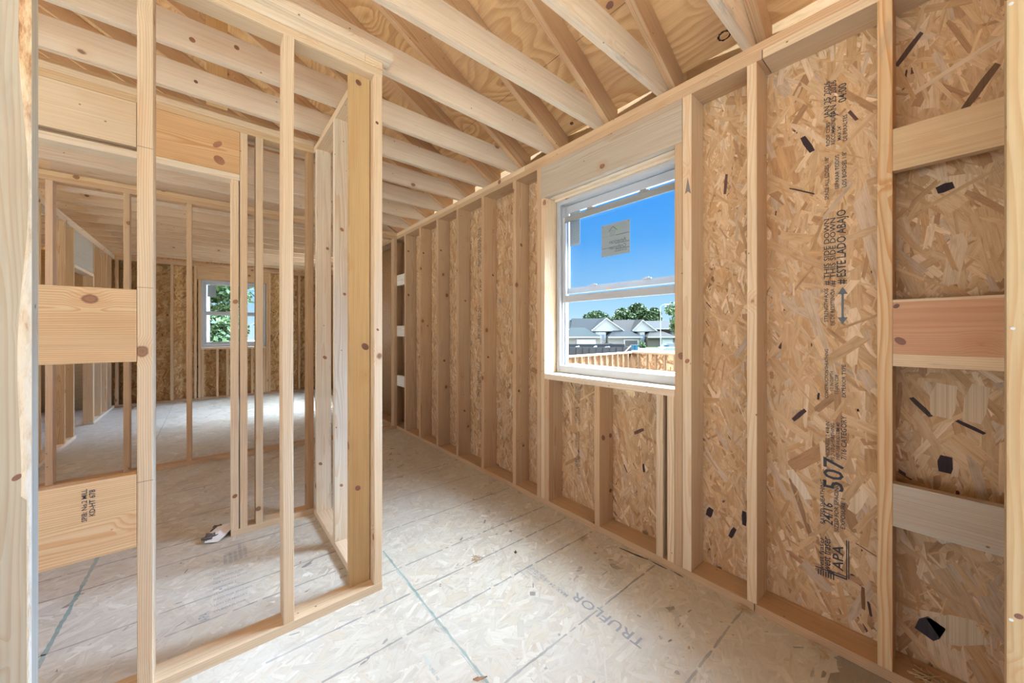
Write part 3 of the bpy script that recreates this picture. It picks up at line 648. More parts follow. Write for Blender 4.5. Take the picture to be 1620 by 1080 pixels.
for x, nm, lb in ((-.108, 'jack_stud', 'jack stud under the left end of the back window sill'), (.10, 'cripple_stud', 'cripple stud, left one under the back window'), (.245, 'cripple_stud', 'cripple stud, middle one under the back window'),
              (.62, 'cripple_stud', 'cripple stud, right one under the back window'), (.82, 'jack_stud', 'jack stud under the right end of the back window sill')):
    board(nm, (x, x+T), (YF, YS-.002), (T, ZF0-T), 'warm', lb, nm.replace('_', ' '), 'short studs under the back window')

# ------------------------------------------------------------------ joists and rafters
JY = [.535, .9365, 1.345, 1.752, 2.141, 2.525, 2.925, 3.335, 3.742, 4.15, 4.56, 4.955, 5.36, 5.745, 6.145, 6.55, 6.935, 7.335, 7.72, 8.06, 8.36]
def joist(y, k):
    """ceiling joist with its outer end clipped to the roof slope"""
    x1 = 1.93; zb, zt = 2.467, 2.607
    xs = 1.6-(zt-2.813)/SLOPE-.012            # where its top meets the deck
    left = -.97 if y > 4.4 else -4.8
    prof = [(left, zb), (x1, zb), (x1, max(zb+.02, roof_z(x1)-.004)), (min(xs, x1-.01), zt), (left, zt)]
    y0, y1 = y, y+T
    ox = left
    v = [(a-ox, -T/2, b-zb-.07) for a, b in prof]+[(a-ox, T/2, b-zb-.07) for a, b in prof]; n = 5
    f = [tuple(range(n)), tuple(range(2*n-1, n-1, -1))]+[(i, n+i, n+(i+1) % n, (i+1) % n) for i in range(n)]
    me = bpy.data.meshes.new('ceiling_joist'); me.from_pydata(v, [], f); me.update()
    bm = bmesh.new(); bm.from_mesh(me); bmesh.ops.recalc_face_normals(bm, faces=bm.faces[:])
    e = [e for e in bm.edges if abs((e.verts[0].co-e.verts[1].co).x) > 1.5]
    bmesh.ops.bevel(bm, geom=e, offset=.003, segments=2, affect='EDGES'); bm.to_mesh(me); bm.free()
    me.materials.append(M_WOOD)
    o = bpy.data.objects.new('ceiling_joist', me); col.objects.link(o); o.location = (ox, (y0+y1)/2, zb+.07)
    if k == 3:   # this one is lifted by the partition under it
        a = math.atan(.030/1.19); o.rotation_euler = (0, a, 0)
        px, pz = 1.82, 2.467; dx, dz = ox-px, (zb+.07)-pz
        o.location = (px+dx*math.cos(a)+dz*math.sin(a), o.location.y, pz-dx*math.sin(a)+dz*math.cos(a))
    t = TONES['white'] if k < 12 else TONES['pale']
    j = random.uniform(.9, 1.04); o.color = (t[0]*j*.95, t[1]*j*.95, t[2]*j*.97, random.uniform(.12, .3))
    return o
where = ['ceiling joist nearest the camera, meeting the right wall past the window', 'ceiling joist meeting the right wall over the window right end', 'ceiling joist meeting the right wall over the window middle, grey side',
         'ceiling joist resting on the near partition and meeting the wall over the window left end', 'ceiling joist just behind the near partition', 'ceiling joist just before the middle partition plates', 'ceiling joist just behind the middle partition']
for k, y in enumerate(JY):
    o = joist(y, k)
    lb = where[k] if k < len(where) else (f'{ordn[k-7]} pale ceiling joist behind the middle partition joist, over the hall' if k < 10 else f'{ordn[k-10]} ceiling joist beyond the far partition, counted toward the back wall')
    tag(o, lb, 'ceiling joist', 'ceiling joists')
for k, y in enumerate(JY):
    if y > 4.4:
        board('lapped_joist', (-2.9, -.90 if k % 2 else -.86), (y+T+.001, y+2*T+.001), (2.468, 2.606), 'pale', f'{ordn[k-10]} lapped joist over the left wall, counted from the far partition', 'ceiling joist', 'joists lapped over the left wall')
def rafter(y, k):
    x1, x0 = 2.0, RX
    f = lambda x: roof_z(x)-.002
    v = []
    c = math.sqrt(1+SLOPE*SLOPE); dv = .16
    ang = math.atan(SLOPE); ln = (x1-x0)*c
    me = bevel_box(ln, T-.001, D6-.003, .003); me.materials.append(M_WOOD)
    o = bpy.data.objects.new('roof_rafter', me); col.objects.link(o)
    # local X runs from the ridge end down to the wall
    ax = Vector((1, 0, -SLOPE)).normalized(); zv = Vector((SLOPE, 0, 1)).normalized(); yv = zv.cross(ax)
    mid = Vector((x0, y-T/2, f(x0)))-zv*(D6/2)
    o.matrix_world = Matrix.Translation(mid) @ Matrix((ax, yv, zv)).transposed().to_4x4()
    t = TONES['warm']; j = random.uniform(.85, 1.02)
    o.color = (t[0]*j, t[1]*j*.97, t[2]*j, random.uniform(.5, .85))
    return o
rw = ['at the wall top past the window, nearest the camera', 'above the window right end', 'above the window middle', 'above the window left end']
for k, y in enumerate(JY[:19]):
    o = rafter(y, k)
    lb = f'roof rafter {rw[k]}' if k < 4 else (f'{ordn[k-4]} roof rafter left of the window, counted toward the hall end' if k < 10 else f'roof rafter above the back room, {ordn[k-10]} beyond the far partition')
    tag(o, lb, 'roof rafter', 'roof rafters')
# upright tie seen between the joists
board('upright_tie', (-.012, .080), (2.525+T+.001, 2.525+2*T), (2.47, 3.7), (.66, .46, .23), 'yellow upright tie board rising between the joists above the near partition', 'tie board', contrast=.3)

# ------------------------------------------------------------------ the knots one can point at
bpy.context.view_layer.update()
M_KNOT2 = plain('red_knot', (.30, .135, .075), .55, .3, 0, .3)
def kn(lab, pts, axis, r, mat=None, sq=1.3):
    o = next((o for o in bpy.data.objects if lab in o.get('label', '')), None)
    if o is None: return
    for p in pts: disc('knot', p, r*random.uniform(.8, 1.15), axis, mat or M_KNOT, o, sq*random.uniform(.8, 1.1), .0003, 14)
Yb = YP+D4-T
kn('wide yellow stud', [(.533, Yb-.0004, .49), (.536, Yb-.0004, 2.385), (.566, Yb-.0004, 1.15)], (0, -1, 0), .0125)
kn('right orange header', [(.038, YR-.0004, 2.312)], (0, -1, 0), .028, M_KNOT2, .55)
kn('right orange header', [(.046, YR-.0004, 2.222)], (0, -1, 0), .020, M_KNOT2, 1.5)
kn('doorway trimmer stud of the middle', [(.121, YR-.0004, 1.40), (.118, YR-.0004, .24)], (0, -1, 0), .014, M_KNOT2, .8)
kn('end stud of the near partition', [(.604, YP-.0004, 2.2), (.607, YP-.0004, 1.23)], (0, -1, 0), .006)
kn('wide reddish block', [(XW-.0008, .094, 1.188)], (-1, 0, 0), .017, None, .75)
kn('wide reddish block', [(XW-.0008, .103, 1.308)], (-1, 0, 0), .007)
kn('cripple stud with dark round', [(1.855, 1.3395, .57), (1.93, 1.3395, .57), (1.93, 1.3395, .225)], (0, -1, 0), .013)
kn('cripple stud with dark round', [(XW-.0004, 1.357, .223), (XW-.0004, 1.366, .56)], (-1, 0, 0), .012)
for lb_x, y, zz in (('first full-height stud left', 2.161, (.76, .325, 1.9)), ('second full-height stud left', 2.586, (1.72, 1.0)), ('third full-height stud left', 3.003, (1.52, .46)), ('fourth full-height', 3.399, (2.07, .92)), ('fifth full-height', 3.805, (1.29, 2.11)), ('sixth full-height', 4.206, (1.67, 2.2))):
    kn(lb_x, [(XW+random.uniform(.02, .11), y-T-.0004, z) for z in zz], (0, -1, 0), .010)
kn('pale stud with red knots', [(.606, 2.6396, 1.776), (.59, 2.6396, 1.05), (.564, 2.6396, .35)], (0, -1, 0), .011, M_KNOT2)
kn('pale stud midway', [(.578, 2.1916, 1.80), (.592, 2.1916, 1.435), (.575, 2.1916, .35)], (0, -1, 0), .009, M_KNOT2)
kn('king stud with grey arrowhead', [(XW-.0004, .815, 1.075)], (-1, 0, 0), .010, M_KNOT2)
kn('ceiling joist just before', [(-.053, 2.5246, 2.535), (.35, 2.5246, 2.52)], (0, -1, 0), .009)
kn('ceiling joist just behind the near', [(-.057, 2.1406, 2.515), (.30, 2.1406, 2.53), (.1, 2.1406, 2.56)], (0, -1, 0), .010, M_KNOT2)
# grey arrowhead stain and the black ring knots of the roof deck
arrow = mesh_obj('grey_stain', [(XW-.0005, .826, 1.905), (XW-.0005, .812, 1.985), (XW-.0005, .797, 1.90), (XW-.0005, .812, 1.915)], [(0, 3, 1), (3, 2, 1)], plain('blue_stain', (.20, .17, .16), .7))
ks = next(o for o in bpy.data.objects if 'grey arrowhead' in o.get('label', '')); arrow.data.transform(ks.matrix_world.inverted()); arrow.parent = ks
dn = Vector((-SLOPE, 0, -1)).normalized()
def deck_knot(x, y, r, ring):
    c = Vector((x, y, roof_z(x)))+dn*.0006; u = Vector((1, 0, -SLOPE)).normalized(); v = Vector((0, 1, 0)); g = random.Random(int(x*100)); n = 28
    a = [c+(u*math.cos(2*PI*i/n)*.75+v*math.sin(2*PI*i/n))*r*g.uniform(.93, 1.12) for i in range(n)]
    b_ = [c+(u*math.cos(2*PI*i/n)*.75+v*math.sin(2*PI*i/n))*r*g.uniform(.66, .8) for i in range(n)]
    if ring: mesh_obj('knot_ring', [tuple(q) for q in a+b_], [(i, (i+1) % n, n+(i+1) % n, n+i) for i in range(n)], plain('black_knot_ring', (.025, .012, .012), .8) if not bpy.data.materials.get('black_knot_ring') else bpy.data.materials['black_knot_ring'], roof)
    else: mesh_obj('knot', [tuple(q) for q in a], [tuple(range(n))], M_KNOT, roof)
deck_knot(1.90, .676, .028, True); deck_knot(1.90, 1.63, .014, False); deck_knot(1.496, 1.882, .010, True); deck_knot(1.534, 1.068, .02, False); deck_knot(1.62, 1.86, .008, False)

# ------------------------------------------------------------------ windows
def frame_boxes(y0, y1, z0, z1, x0, x1, s, t, b_):
    return [(x0, x1, y0, y0+s, z0, z1), (x0, x1, y1-s, y1, z0, z1), (x0, x1, y0+s, y1-s, z1-t, z1), (x0, x1, y0+s, y1-s, z0, z0+b_)]
w1 = empty('window_1', (1.97, 1.344, .93)); tag(w1, 'white vinyl window with raised lower sash in the right wall', 'window', kind='structure')
boxes('window_frame', frame_boxes(.885, 1.806, .9285, 2.168, 1.938, 2.035, .030, .036, .050)+[(1.962, 2.03, .915, .921, .98, 2.13), (1.962, 2.03, 1.770, 1.776, .98, 2.13), (1.985, 1.990, .915, .930, .98, 2.13), (1.985, 1.990, 1.760, 1.776, .98, 2.13)], M_VINYL, w1, .0025)
us = boxes('upper_sash', frame_boxes(.917, 1.774, 1.495, 2.13, 1.992, 2.014, .034, .055, .040), M_VINYL, w1, .002)
def pane(name, y0, y1, z0, z1, x, parent):
    inv = parent.location if parent.parent is None else Vector((0, 0, 0))
    base = w1.location if parent.parent is w1 else Vector((0, 0, 0))
    v = [(X-base.x, Y-base.y, Z-base.z) for X in (x, x+.004) for (Y, Z) in ((y0, z0), (y1, z0), (y1, z1), (y0, z1))]
    return mesh_obj(name, v, [(3, 2, 1, 0), (4, 5, 6, 7), (0, 1, 5, 4), (1, 2, 6, 5), (2, 3, 7, 6), (3, 0, 4, 7)], M_GLASS, parent)
pane('pane', .95, 1.742, 1.533, 2.077, 2.001, us)
ls = boxes('lower_sash', frame_boxes(.919, 1.772, 1.432, 2.044, 1.962, 1.984, .030, .036, .046), M_VINYL, w1, .002)
tr = boxes('meeting_rail', [(1.9595, 1.9625, .945, 1.745, 2.008, 2.043), (1.955, 1.963, .945, 1.745, 2.001, 2.008)], M_GASKET, ls, 0)
for v in tr.data.vertices: v.co -= w1.location
pane('pane', .948, 1.744, 1.477, 2.009, 1.971, ls)
def local(o, base):
    for v in o.data.vertices: v.co -= base.location
for yy in (1.13, 1.52):
    c = boxes('sash_lock', [(1.956, 1.978, yy-.032, yy+.032, 2.043, 2.052), (1.957, 1.969, yy-.014, yy+.026, 2.052, 2.060)], M_GASKET, ls, .0015); local(c, w1)
    c = boxes('tilt_clip', [(1.988, 2.000, yy-.028, yy+.028, 1.534, 1.542), (1.990, 1.998, yy-.012, yy+.012, 1.542, 1.548)], M_VINYL, us, .001); local(c, w1)
c = boxes('warning_tab', [(1.9905, 1.992, 1.38, 1.41, 1.497, 1.505)], plain('orange_tab', (.75, .38, .12)), us); local(c, w1)
M_DUSTY = plain('dusty_ledge', (.55, .50, .46), .9, .2, 0, .4)
c = boxes('outer_sill', [(2.036, 2.085, .89, 1.80, .955, .985)], M_DUSTY, w1)

def text_mesh(name, txt, size, mat, M, parent=None, thick=0.0, lab=None, shear=0, sx=1.0):
    cu = bpy.data.curves.new(name, 'FONT'); cu.body = txt; cu.size = size; cu.resolution_u = 2; cu.offset = size*.012; cu.shear = shear
    t = bpy.data.objects.new('tmp', cu); me = bpy.data.meshes.new_from_object(t); bpy.data.objects.remove(t); bpy.data.curves.remove(cu)
    me.name = name; me.materials.clear(); me.materials.append(mat)
    me.transform(M @ Matrix.Diagonal((sx, 1, 1, 1)))
    o = bpy.data.objects.new(name, me); col.objects.link(o)
    if parent is not None:
        bpy.context.view_layer.update(); o.parent = parent
        me.transform(parent.matrix_world.inverted())
    if lab: o['label'] = lab
    return o
def join_text(name, rows, mat, parent, lab=None):
    """rows = [(text, size, matrix, x stretch)] -> one stamp mesh"""
    obs = [text_mesh(name, t, s, mat, M, None, .0, None, 0, sx) for t, s, M, sx in rows]
    bm = bmesh.new()
    for o in obs: bm.from_mesh(o.data)
    me = bpy.data.meshes.new(name); bm.to_mesh(me); bm.free(); me.materials.append(mat)
    for o in obs: bpy.data.objects.remove(o)
    bpy.context.view_layer.update()
    me.transform(parent.matrix_world.inverted())
    o = bpy.data.objects.new(name, me); col.objects.link(o); o.parent = parent
    if lab: o['label'] = lab
    return o
def basis(origin, ex, ey):
    ex = Vector(ex); ey = Vector(ey); ez = ex.cross(ey); m = Matrix((ex, ey, ez)).transposed().to_4x4(); m.translation = Vector(origin); return m
def up_on_w(y, z, x=XS-.0022):    # reads upward on the right wall: text x -> +Z, text top -> left (+Y)
    return basis((x, y, z), (0, 0, 1), (0, 1, 0))
def down_on_w(y, z, x=XS-.0022):  # reads downward
    return basis((x, y, z), (0, 0, -1), (0, -1, 0))
rows = []
def col_text(lines_):
    for t, y, z, s, sx in lines_: rows.append((t, s, up_on_w(y, z), sx))
col_text([('west fraser', .297, .232, .036, .86), ('west fraser', .318, .225, .022, 1.4), ('APA', .258, .255, .046, 1.15),
  ('RATED SHEATHING', .315, .420, .020, 1.05), ('24/16', .290, .425, .042, .95), ('SIZED FOR SPACING', .272, .405, .018, 1.2), ('EXPOSURE 1', .252, .425, .019, 1.2),
  ('507', .258, .570, .088, 1.0),
  ('THICKNESS 0.418 IN', .300, .690, .017, 1.05), ('PS 2-10 SHEATHING', .284, .690, .017, 1.05), ('PRP-108 HUD-UM-40', .268, .700, .016, 1.05), ('7/16 CATEGORY', .248, .705, .023, 1.05),
  ('CONSTRUCTION SHEATHING', .304, .945, .015, 1.0), ('1/2 IN DEPTH', .288, .975, .014, 1.0), ('11-JAN C08', .272, .965, .016, 1.0), ('EXTERIOR TYPE', .250, .955, .017, 1.1),
  ('STRENGTH AXIS', .304, 1.26, .018, 1.05), ('EJE DE RESISTENCIA', .284, 1.245, .018, .95),
  ('# THIS SIDE DOWN', .300, 1.412, .025, 1.25), ('# THIS SIDE DOWN', .281, 1.412, .025, 1.25), ('# ESTE LADO ABAJO', .250, 1.412, .040, .82),
  ('SPACE ALL EDGES 1/8"', .302, 1.765, .018, 1.0), ('SEPARAR TODOS', .270, 1.80, .018, 1.0), ('LOS BORDES 1/8"', .248, 1.80, .019, 1.0),
  ('ROOF CLIPS', .298, 1.985, .018, 1.0), ('RECOMMENDED', .282, 1.985, .018, 1.0), ('MAX 24"', .264, 1.995, .016, 1.0), ('DE PERALTES', .246, 1.985, .018, 1.0),
  ('JAN 25 2026', .299, 2.105, .026, 1.08), ('JAN 25 2026', .279, 2.10, .028, 1.0), ('04:00', .248, 2.145, .036, .95)])
for y, z, txt in ((.340, .2, 1),): pass
st = join_text('printed_stamp', rows, M_INK, wall_r, 'black printed panel stamp with the large 507')
def bars(name, lst, mat, parent, lab=None):
    o = boxes(name, lst, mat, None); bpy.context.view_layer.update()
    o.data.transform(parent.matrix_world.inverted()); o.parent = parent
    if lab: o['label'] = lab
    return o
X0 = XS-.0024
def bar(y0, y1, z0, z1): return (X0, X0+.0006, y0, y1, z0, z1)
bars('stamp_box', [bar(.246, .249, .232, .385), bar(.240, .243, .232, .385), bar(.246, .305, .226, .232), bar(.246, .30, .236, .240), bar(.285, .345, .232, .236)]+
     [bar(.285+.008*i, .289+.008*i, .205, .228) for i in range(7)], M_INK, wall_r)
# double headed arrow of the strength axis
ar = mesh_obj('stamp_arrow', [(X0, .263, 1.275), (X0, .256, 1.275), (X0, .256, 1.375), (X0, .263, 1.375), (X0, .275, 1.372), (X0, .244, 1.372), (X0, .2595, 1.40), (X0, .275, 1.278), (X0, .244, 1.278), (X0, .2595, 1.250)],
     [(0, 1, 2, 3), (4, 5, 6), (8, 7, 9)], plain('grey_ink', (.12, .14, .16)), wall_r)
rows = []
for y, z, t, s, sx in ((1.625, .845, 'THIS SIDE DOWN', .03, .5), (1.648, .845, 'LADO ABAJO', .03, .5), (1.62, .70, 'STRENGTH AXIS 507', .022, .6), (1.645, .70, 'EJE DE RESISTENCIA', .022, .6), (1.622, .53, 'SHEATHING 24/16 EXPOSURE', .018, .7), (1.645, .52, 'RATED PS 2-10', .02, .8), (1.625, .36, 'JAN 25 2026', .032, .75), (1.65, .34, '04:00', .034, .8)):
    rows.append((t, s, down_on_w(y, z), sx))
join_text('printed_stamp', rows, M_INKF if False else plain('worn_ink', (.16, .12, .10)), wall_r, 'worn stamp reading downward under the window')
rows = []
for y, z, t, s, sx in ((2.80, 2.2, 'JAN 25 2026 04:00', .05, .9), (2.84, 2.2, 'THIS SIDE DOWN', .05, .9), (2.80, 1.72, '507', .09, 1), (2.80, 1.45, 'RATED SHEATHING', .045, .9), (2.84, 1.45, '24/16 EXPOSURE 1', .045, .9), (2.80, .92, 'west fraser APA', .05, .8), (2.84, .90, 'STRENGTH AXIS', .045, .9), (2.80, .50, 'SPACE ALL EDGES', .03, .9)):
    rows.append((t, s, down_on_w(y, z), sx))
join_text('printed_stamp', rows, bpy.data.materials['worn_ink'], wall_r, 'worn stamp with 507 in a hall bay')
def stub(lines_, M0, mat, parent, lab):
    join_text('grade_stamp', [(t, s, M0 @ Matrix.Translation((dx, dy, 0)), sx) for t, dx, dy, s, sx in lines_], mat, parent, lab)
stub([('SPIB: No.2 MILL', 0, 0, .016, .95), ('KD-HT 678', .012, -.017, .018, .95)], basis((-.290, YP-.0012, .632), (0, 0, 1), (-1, 0, 0)), M_INK, b2, 'small dark grade stamp')
# stamps on the floor
# the printing faces a reader who stands at the window wall and looks left
def fmat2(x, y, z=.0022): return basis((x, y, z), (0, 1, 0), (-1, 0, 0))
rows = [('TRUFLOR', .070, fmat2(1.318, .745), 1.18), ('MAX. 24 oc', .028, fmat2(1.275, 1.11), 1.1), ('THICKNESS', .026, fmat2(1.285, 1.255), 1.0), ('RATED STURD-I-FLOOR', .013, fmat2(1.262, 1.25), 1.0), ('T&G NET WIDTH', .012, fmat2(1.245, 1.27), 1.0), ('SPACE ALL EDGES', .013, fmat2(1.215, 1.32), 1.0)]
join_text('floor_stamp', rows, M_INKF, floor, 'faded blue floor stamp of large letters near the window')
rows = []
random.seed(5)
for i, t in enumerate(('STURD-I-FLOOR', '23/32 CATEGORY', 'SIZED FOR SPACING', '24 oc T&G', 'EXPOSURE 1', 'NET WIDTH 47-1/2', 'THICKNESS 0.703', 'PS 2-10')):
    rows.append((t, .021, basis((.015+.0, 2.03+.045*i, .0022), (1, .02, 0), (-.02, 1, 0)), .75))
for i, t in enumerate(('SPACE ALL EDGES 1/8', 'SEPARAR TODOS LOS BORDES', 'THIS SIDE DOWN', 'ESTE LADO ABAJO', 'STRENGTH AXIS')):
    rows.append((t, .017, basis((.16-.022*i, 2.42, .0022), (0, 1, 0), (-1, 0, 0)), .8))
rows.append(('APA', .05, basis((.0, 2.0, .0022), (0, 1, 0), (-1, 0, 0)), .6))
join_text('floor_stamp', rows, M_INKF, floor, 'faded stamp of small blue rows near the crumpled wrapper')
# pencil marks
for z in (.722, 1.366, 1.832): bars('pencil_line', [(-.1823, -.1438, YP-.0008, YP+.0002, z, z+.0012)], M_PENCIL, s1)
bars('pencil_line', [(XW-.0006, XW+.0002, .4957, .4992, ZT+.001, ZT+T-.001)], M_PENCIL, wall_r)

# labels on the glass of window_1
def sticker(y0, y1, z0, z1, x, parent, withlogo):
    c = boxes('glass_label', [(x, x+.0006, y0, y1, z0, z1)], M_PAPER, parent); local(c, w1)
    yc = (y0+y1)/2; W_ = y1-y0; H_ = z1-z0
    def b(ya, yb, za, zb): return (x-.0006, x, y1-W_*yb, y1-W_*ya, z1-H_*zb, z1-H_*za)
    dark = []
    if withlogo:
        dark = [b(.52, .98, .375, .395), b(.02, .45, .375, .379), b(.5, .98, .63, .65), b(.02, .42, .735, .75), b(.5, .98, .81, .83), b(.33, .335, .19, .38), b(.48, .485, .19, .38), b(.33, .48, .37, .376), b(.37, .44, .22, .225), b(.37, .373, .22, .37), b(.44, .443, .22, .37), b(.405, .408, .22, .37), b(.04, .07, .03, .05), b(.93, .96, .03, .05)]
        dark += [b(.02, .98, .06+.035*i, .062+.035*i) for i in range(6)]
    else:
        dark = [b(.08, .92, .06+.05*i, .066+.05*i) for i in range(18)]
    o = boxes('label_print', dark, plain('label_ink', (.12, .14, .15)) if withlogo else bpy.data.materials['label_ink'], c); local(o, w1)
    if withlogo:
        # seen from indoors the print is mirrored
        def mm(ya, za, s, t, sx=1):
            M = basis((x-.0008, y1-W_*ya, z1-H_*za), (0, 1, 0), (0, 0, 1))
            return (t, s, M, sx)
        q = [mm(.80+.08, .62, .034, 'American', .95), mm(.88, .80, .034, 'Craftsman', .86), mm(.9, .90, .018, 'by Andersen', .95)]
        obs = [text_mesh('label_print', t, s, bpy.data.materials['label_ink'], M, None, 0, None, 0, sx) for t, s, M, sx in q]
        bm = bmesh.new()
        for ob in obs: bm.from_mesh(ob.data)
        # roof of the little house mark
        for a, b2_ in (((.27, .22), (.42, .08)), ((.42, .08), (.57, .22))):
            p = [(x-.0008, y1-W_*a[0], z1-H_*a[1]), (x-.0008, y1-W_*b2_[0], z1-H_*b2_[1]), (x-.0008, y1-W_*b2_[0], z1-H_*(b2_[1]+.03)), (x-.0008, y1-W_*a[0], z1-H_*(a[1]+.03))]
            bm.faces.new([bm.verts.new(v) for v in p])
        me = bpy.data.meshes.new('label_print'); bm.to_mesh(me); bm.free(); me.materials.append(bpy.data.materials['label_ink'])
        for ob in obs: bpy.data.objects.remove(ob)
        o2 = bpy.data.objects.new('label_print', me); col.objects.link(o2); o2.parent = c; local(o2, w1)
        tr_ = mesh_obj('label_mark', [(x-.0007, y1-W_*.45, z1-H_*.10), (x-.0007, y1-W_*.74, z1-H_*.13), (x-.0007, y1-W_*.60, z1-H_*.36)], [(0, 1, 2)], plain('label_green', (.25, .34, .28)), c); local(tr_, w1)
sticker(1.228, 1.437, 1.706, 1.911, 1.9700, ls, True)
sticker(1.640, 1.733, 1.836, 2.09, 2.0000, us, False)

w2 = empty('window_2', (.38, YF+.06, .95)); tag(w2, 'white closed window in the back wall with trees behind', 'window', kind='structure')
def fbx(x0, x1, z0, z1, y0, y1, s, t, b_):
    return [(x0, x0+s, y0, y1, z0, z1), (x1-s, x1, y0, y1, z0, z1), (x0+s, x1-s, y0, y1, z1-t, z1), (x0+s, x1-s, y0, y1, z0, z0+b_)]
boxes('window_frame', fbx(-.107, .857, .945, 2.166, YF+.012, YF+.12, .035, .035, .04), M_VINYL, w2, .003)
ua = boxes('upper_sash', fbx(-.071, .821, 1.53, 2.13, YF+.07, YF+.095, .035, .04, .04), M_VINYL, w2, .002)
la = boxes('lower_sash', fbx(-.071, .821, .987, 1.60, YF+.04, YF+.065, .037, .045, .05), M_VINYL, w2, .002)
def pane2(x0, x1, z0, z1, y, parent):
    b0 = w2.location
    v = [(X-b0.x, Y-b0.y, Z-b0.z) for Y in (y, y+.004) for (X, Z) in ((x0, z0), (x1, z0), (x1, z1), (x0, z1))]
    mesh_obj('pane', v, [(0, 1, 2, 3), (7, 6, 5, 4), (1, 0, 4, 5), (2, 1, 5, 6), (3, 2, 6, 7), (0, 3, 7, 4)], M_GLASS, parent)
pane2(-.037, .787, 1.568, 2.092, YF+.08, ua); pane2(-.035, .785, 1.035, 1.557, YF+.05, la)
c = boxes('glass_label', [(-.02, .10, YF+.078, YF+.0786, 1.87, 2.085)], M_PAPER, ua)
for v in c.data.vertices: v.co -= w2.location
c = boxes('sash_lock', [(.25, .31, YF+.045, YF+.065, 1.60, 1.61)], M_VINYL, la)
for v in c.data.vertices: v.co -= w2.location

# ------------------------------------------------------------------ small things on the floor
def crumple(name, loc, r, mat, seed, flat=.5, parent=None):
    g = random.Random(seed); bm = bmesh.new(); bmesh.ops.create_icosphere(bm, subdivisions=2, radius=r)
    for v in bm.verts:
        k = g.uniform(.45, 1.25); v.co = Vector((v.co.x*k, v.co.y*k*.8, v.co.z*k*flat))
    zm = min(v.co.z for v in bm.verts)
    for v in bm.verts: v.co.z -= zm
    me = bpy.data.meshes.new(name); bm.to_mesh(me); bm.free(); me.materials.append(mat)
    o = bpy.data.objects.new(name, me); col.objects.link(o); o.location = loc
    if parent: o.parent = parent
    return o
tr = empty('crumpled_wrapper', (.04, 2.765, 0)); tag(tr, 'crumpled white and dark foil wrapper on the floor by the doorway', 'litter')
M_WHITEP = plain('white_paper', (.70, .70, .72), .6); M_FOIL = plain('dark_foil', (.10, .09, .10), .25, .8, 0, .5)
c = mesh_obj('paper_sheet', [(-.06, -.05, .012), (.0, -.075, .008), (.015, -.01, .045), (-.03, .02, .035), (.07, .0, .038), (.06, .045, .05), (.0, .055, .042), (-.055, -.02, .028), (.03, -.05, .02)],
    [(0, 1, 8, 2), (0, 2, 3), (0, 3, 7), (2, 4, 5), (2, 5, 6, 3), (2, 8, 4)], M_WHITEP, tr)
sd = c.modifiers.new('thick', 'SOLIDIFY'); sd.thickness = .0015
crumple('foil_lump', (-.03, -.02, .0), .042, M_FOIL, 3, .55, tr); crumple('foil_lump', (.045, .03, .0), .04, M_FOIL, 4, .6, tr); crumple('foil_lump', (-.005, .085, .0), .03, M_FOIL, 9, .7, tr)
o = crumple('crumpled_wrapper', (1.62, 4.62, .001), .09, M_WHITEP, 12, .35); tag(o, 'white scrap lying on the floor beyond the hall end doorway', 'litter')
M_SPL = plain('dark_splinter', (.055, .04, .035), .8)
def splinter(name, x, y, ln, wd, a, mat, lab, cat, z=.002):
    c_, s_ = math.cos(a), math.sin(a); g = random.Random(int(x*1000+y*77))
    top = []; n = 6
    for i in range(n+1):
        t = i/n; top.append((t-.5, math.sin(PI*min(1, t*1.1+.05))*wd*g.uniform(.6, 1.1), g.uniform(.3, 1)*wd*.6))
    v = []
    for t, h, zz in top: v += [(t*ln*c_-h*s_, t*ln*s_+h*c_, 0), (t*ln*c_+h*s_, t*ln*s_-h*c_, 0), (t*ln*c_, t*ln*s_, zz)]
    f = []
    for i in range(n):
        k = i*3; f += [(k, k+3, k+5, k+2), (k+1, k+2, k+5, k+4), (k, k+1, k+4, k+3)]
    o = mesh_obj(name, v, f, mat); o.location = (x, y, z); return tag(o, lab, cat)
splinter('bark_splinter', 1.785, 1.09, .16, .008, 1.75, M_SPL, 'long black bark splinter on the floor against the plate below the window', 'splinter')
splinter('bark_splinter', 1.80, .96, .10, .005, 1.6, M_SPL, 'smaller dark bark splinter nearer the camera along the floor plate', 'splinter')
splinter('bark_splinter', 1.806, .86, .07, .004, 1.5, M_SPL, 'thin dark bark crumb by the foot of the window trimmer', 'splinter')
M_CHIP = plain('wood_chip', (.50, .36, .20), .7)
splinter('wood_chip', 1.42, .63, .022, .006, .2, M_CHIP, 'small tan wood chip on the floor at the edge of the light', 'wood chip')
splinter('wood_chip', .73, 1.045, .05, .009, -.5, plain('red_chip', (.34, .20, .13)), 'reddish wood chip near the teal chalk line', 'wood chip')
splinter('wood_chip', 1.30, 1.52, .03, .008, .9, M_SPL, 'small black chip on the sunlit floor below the window', 'wood chip')
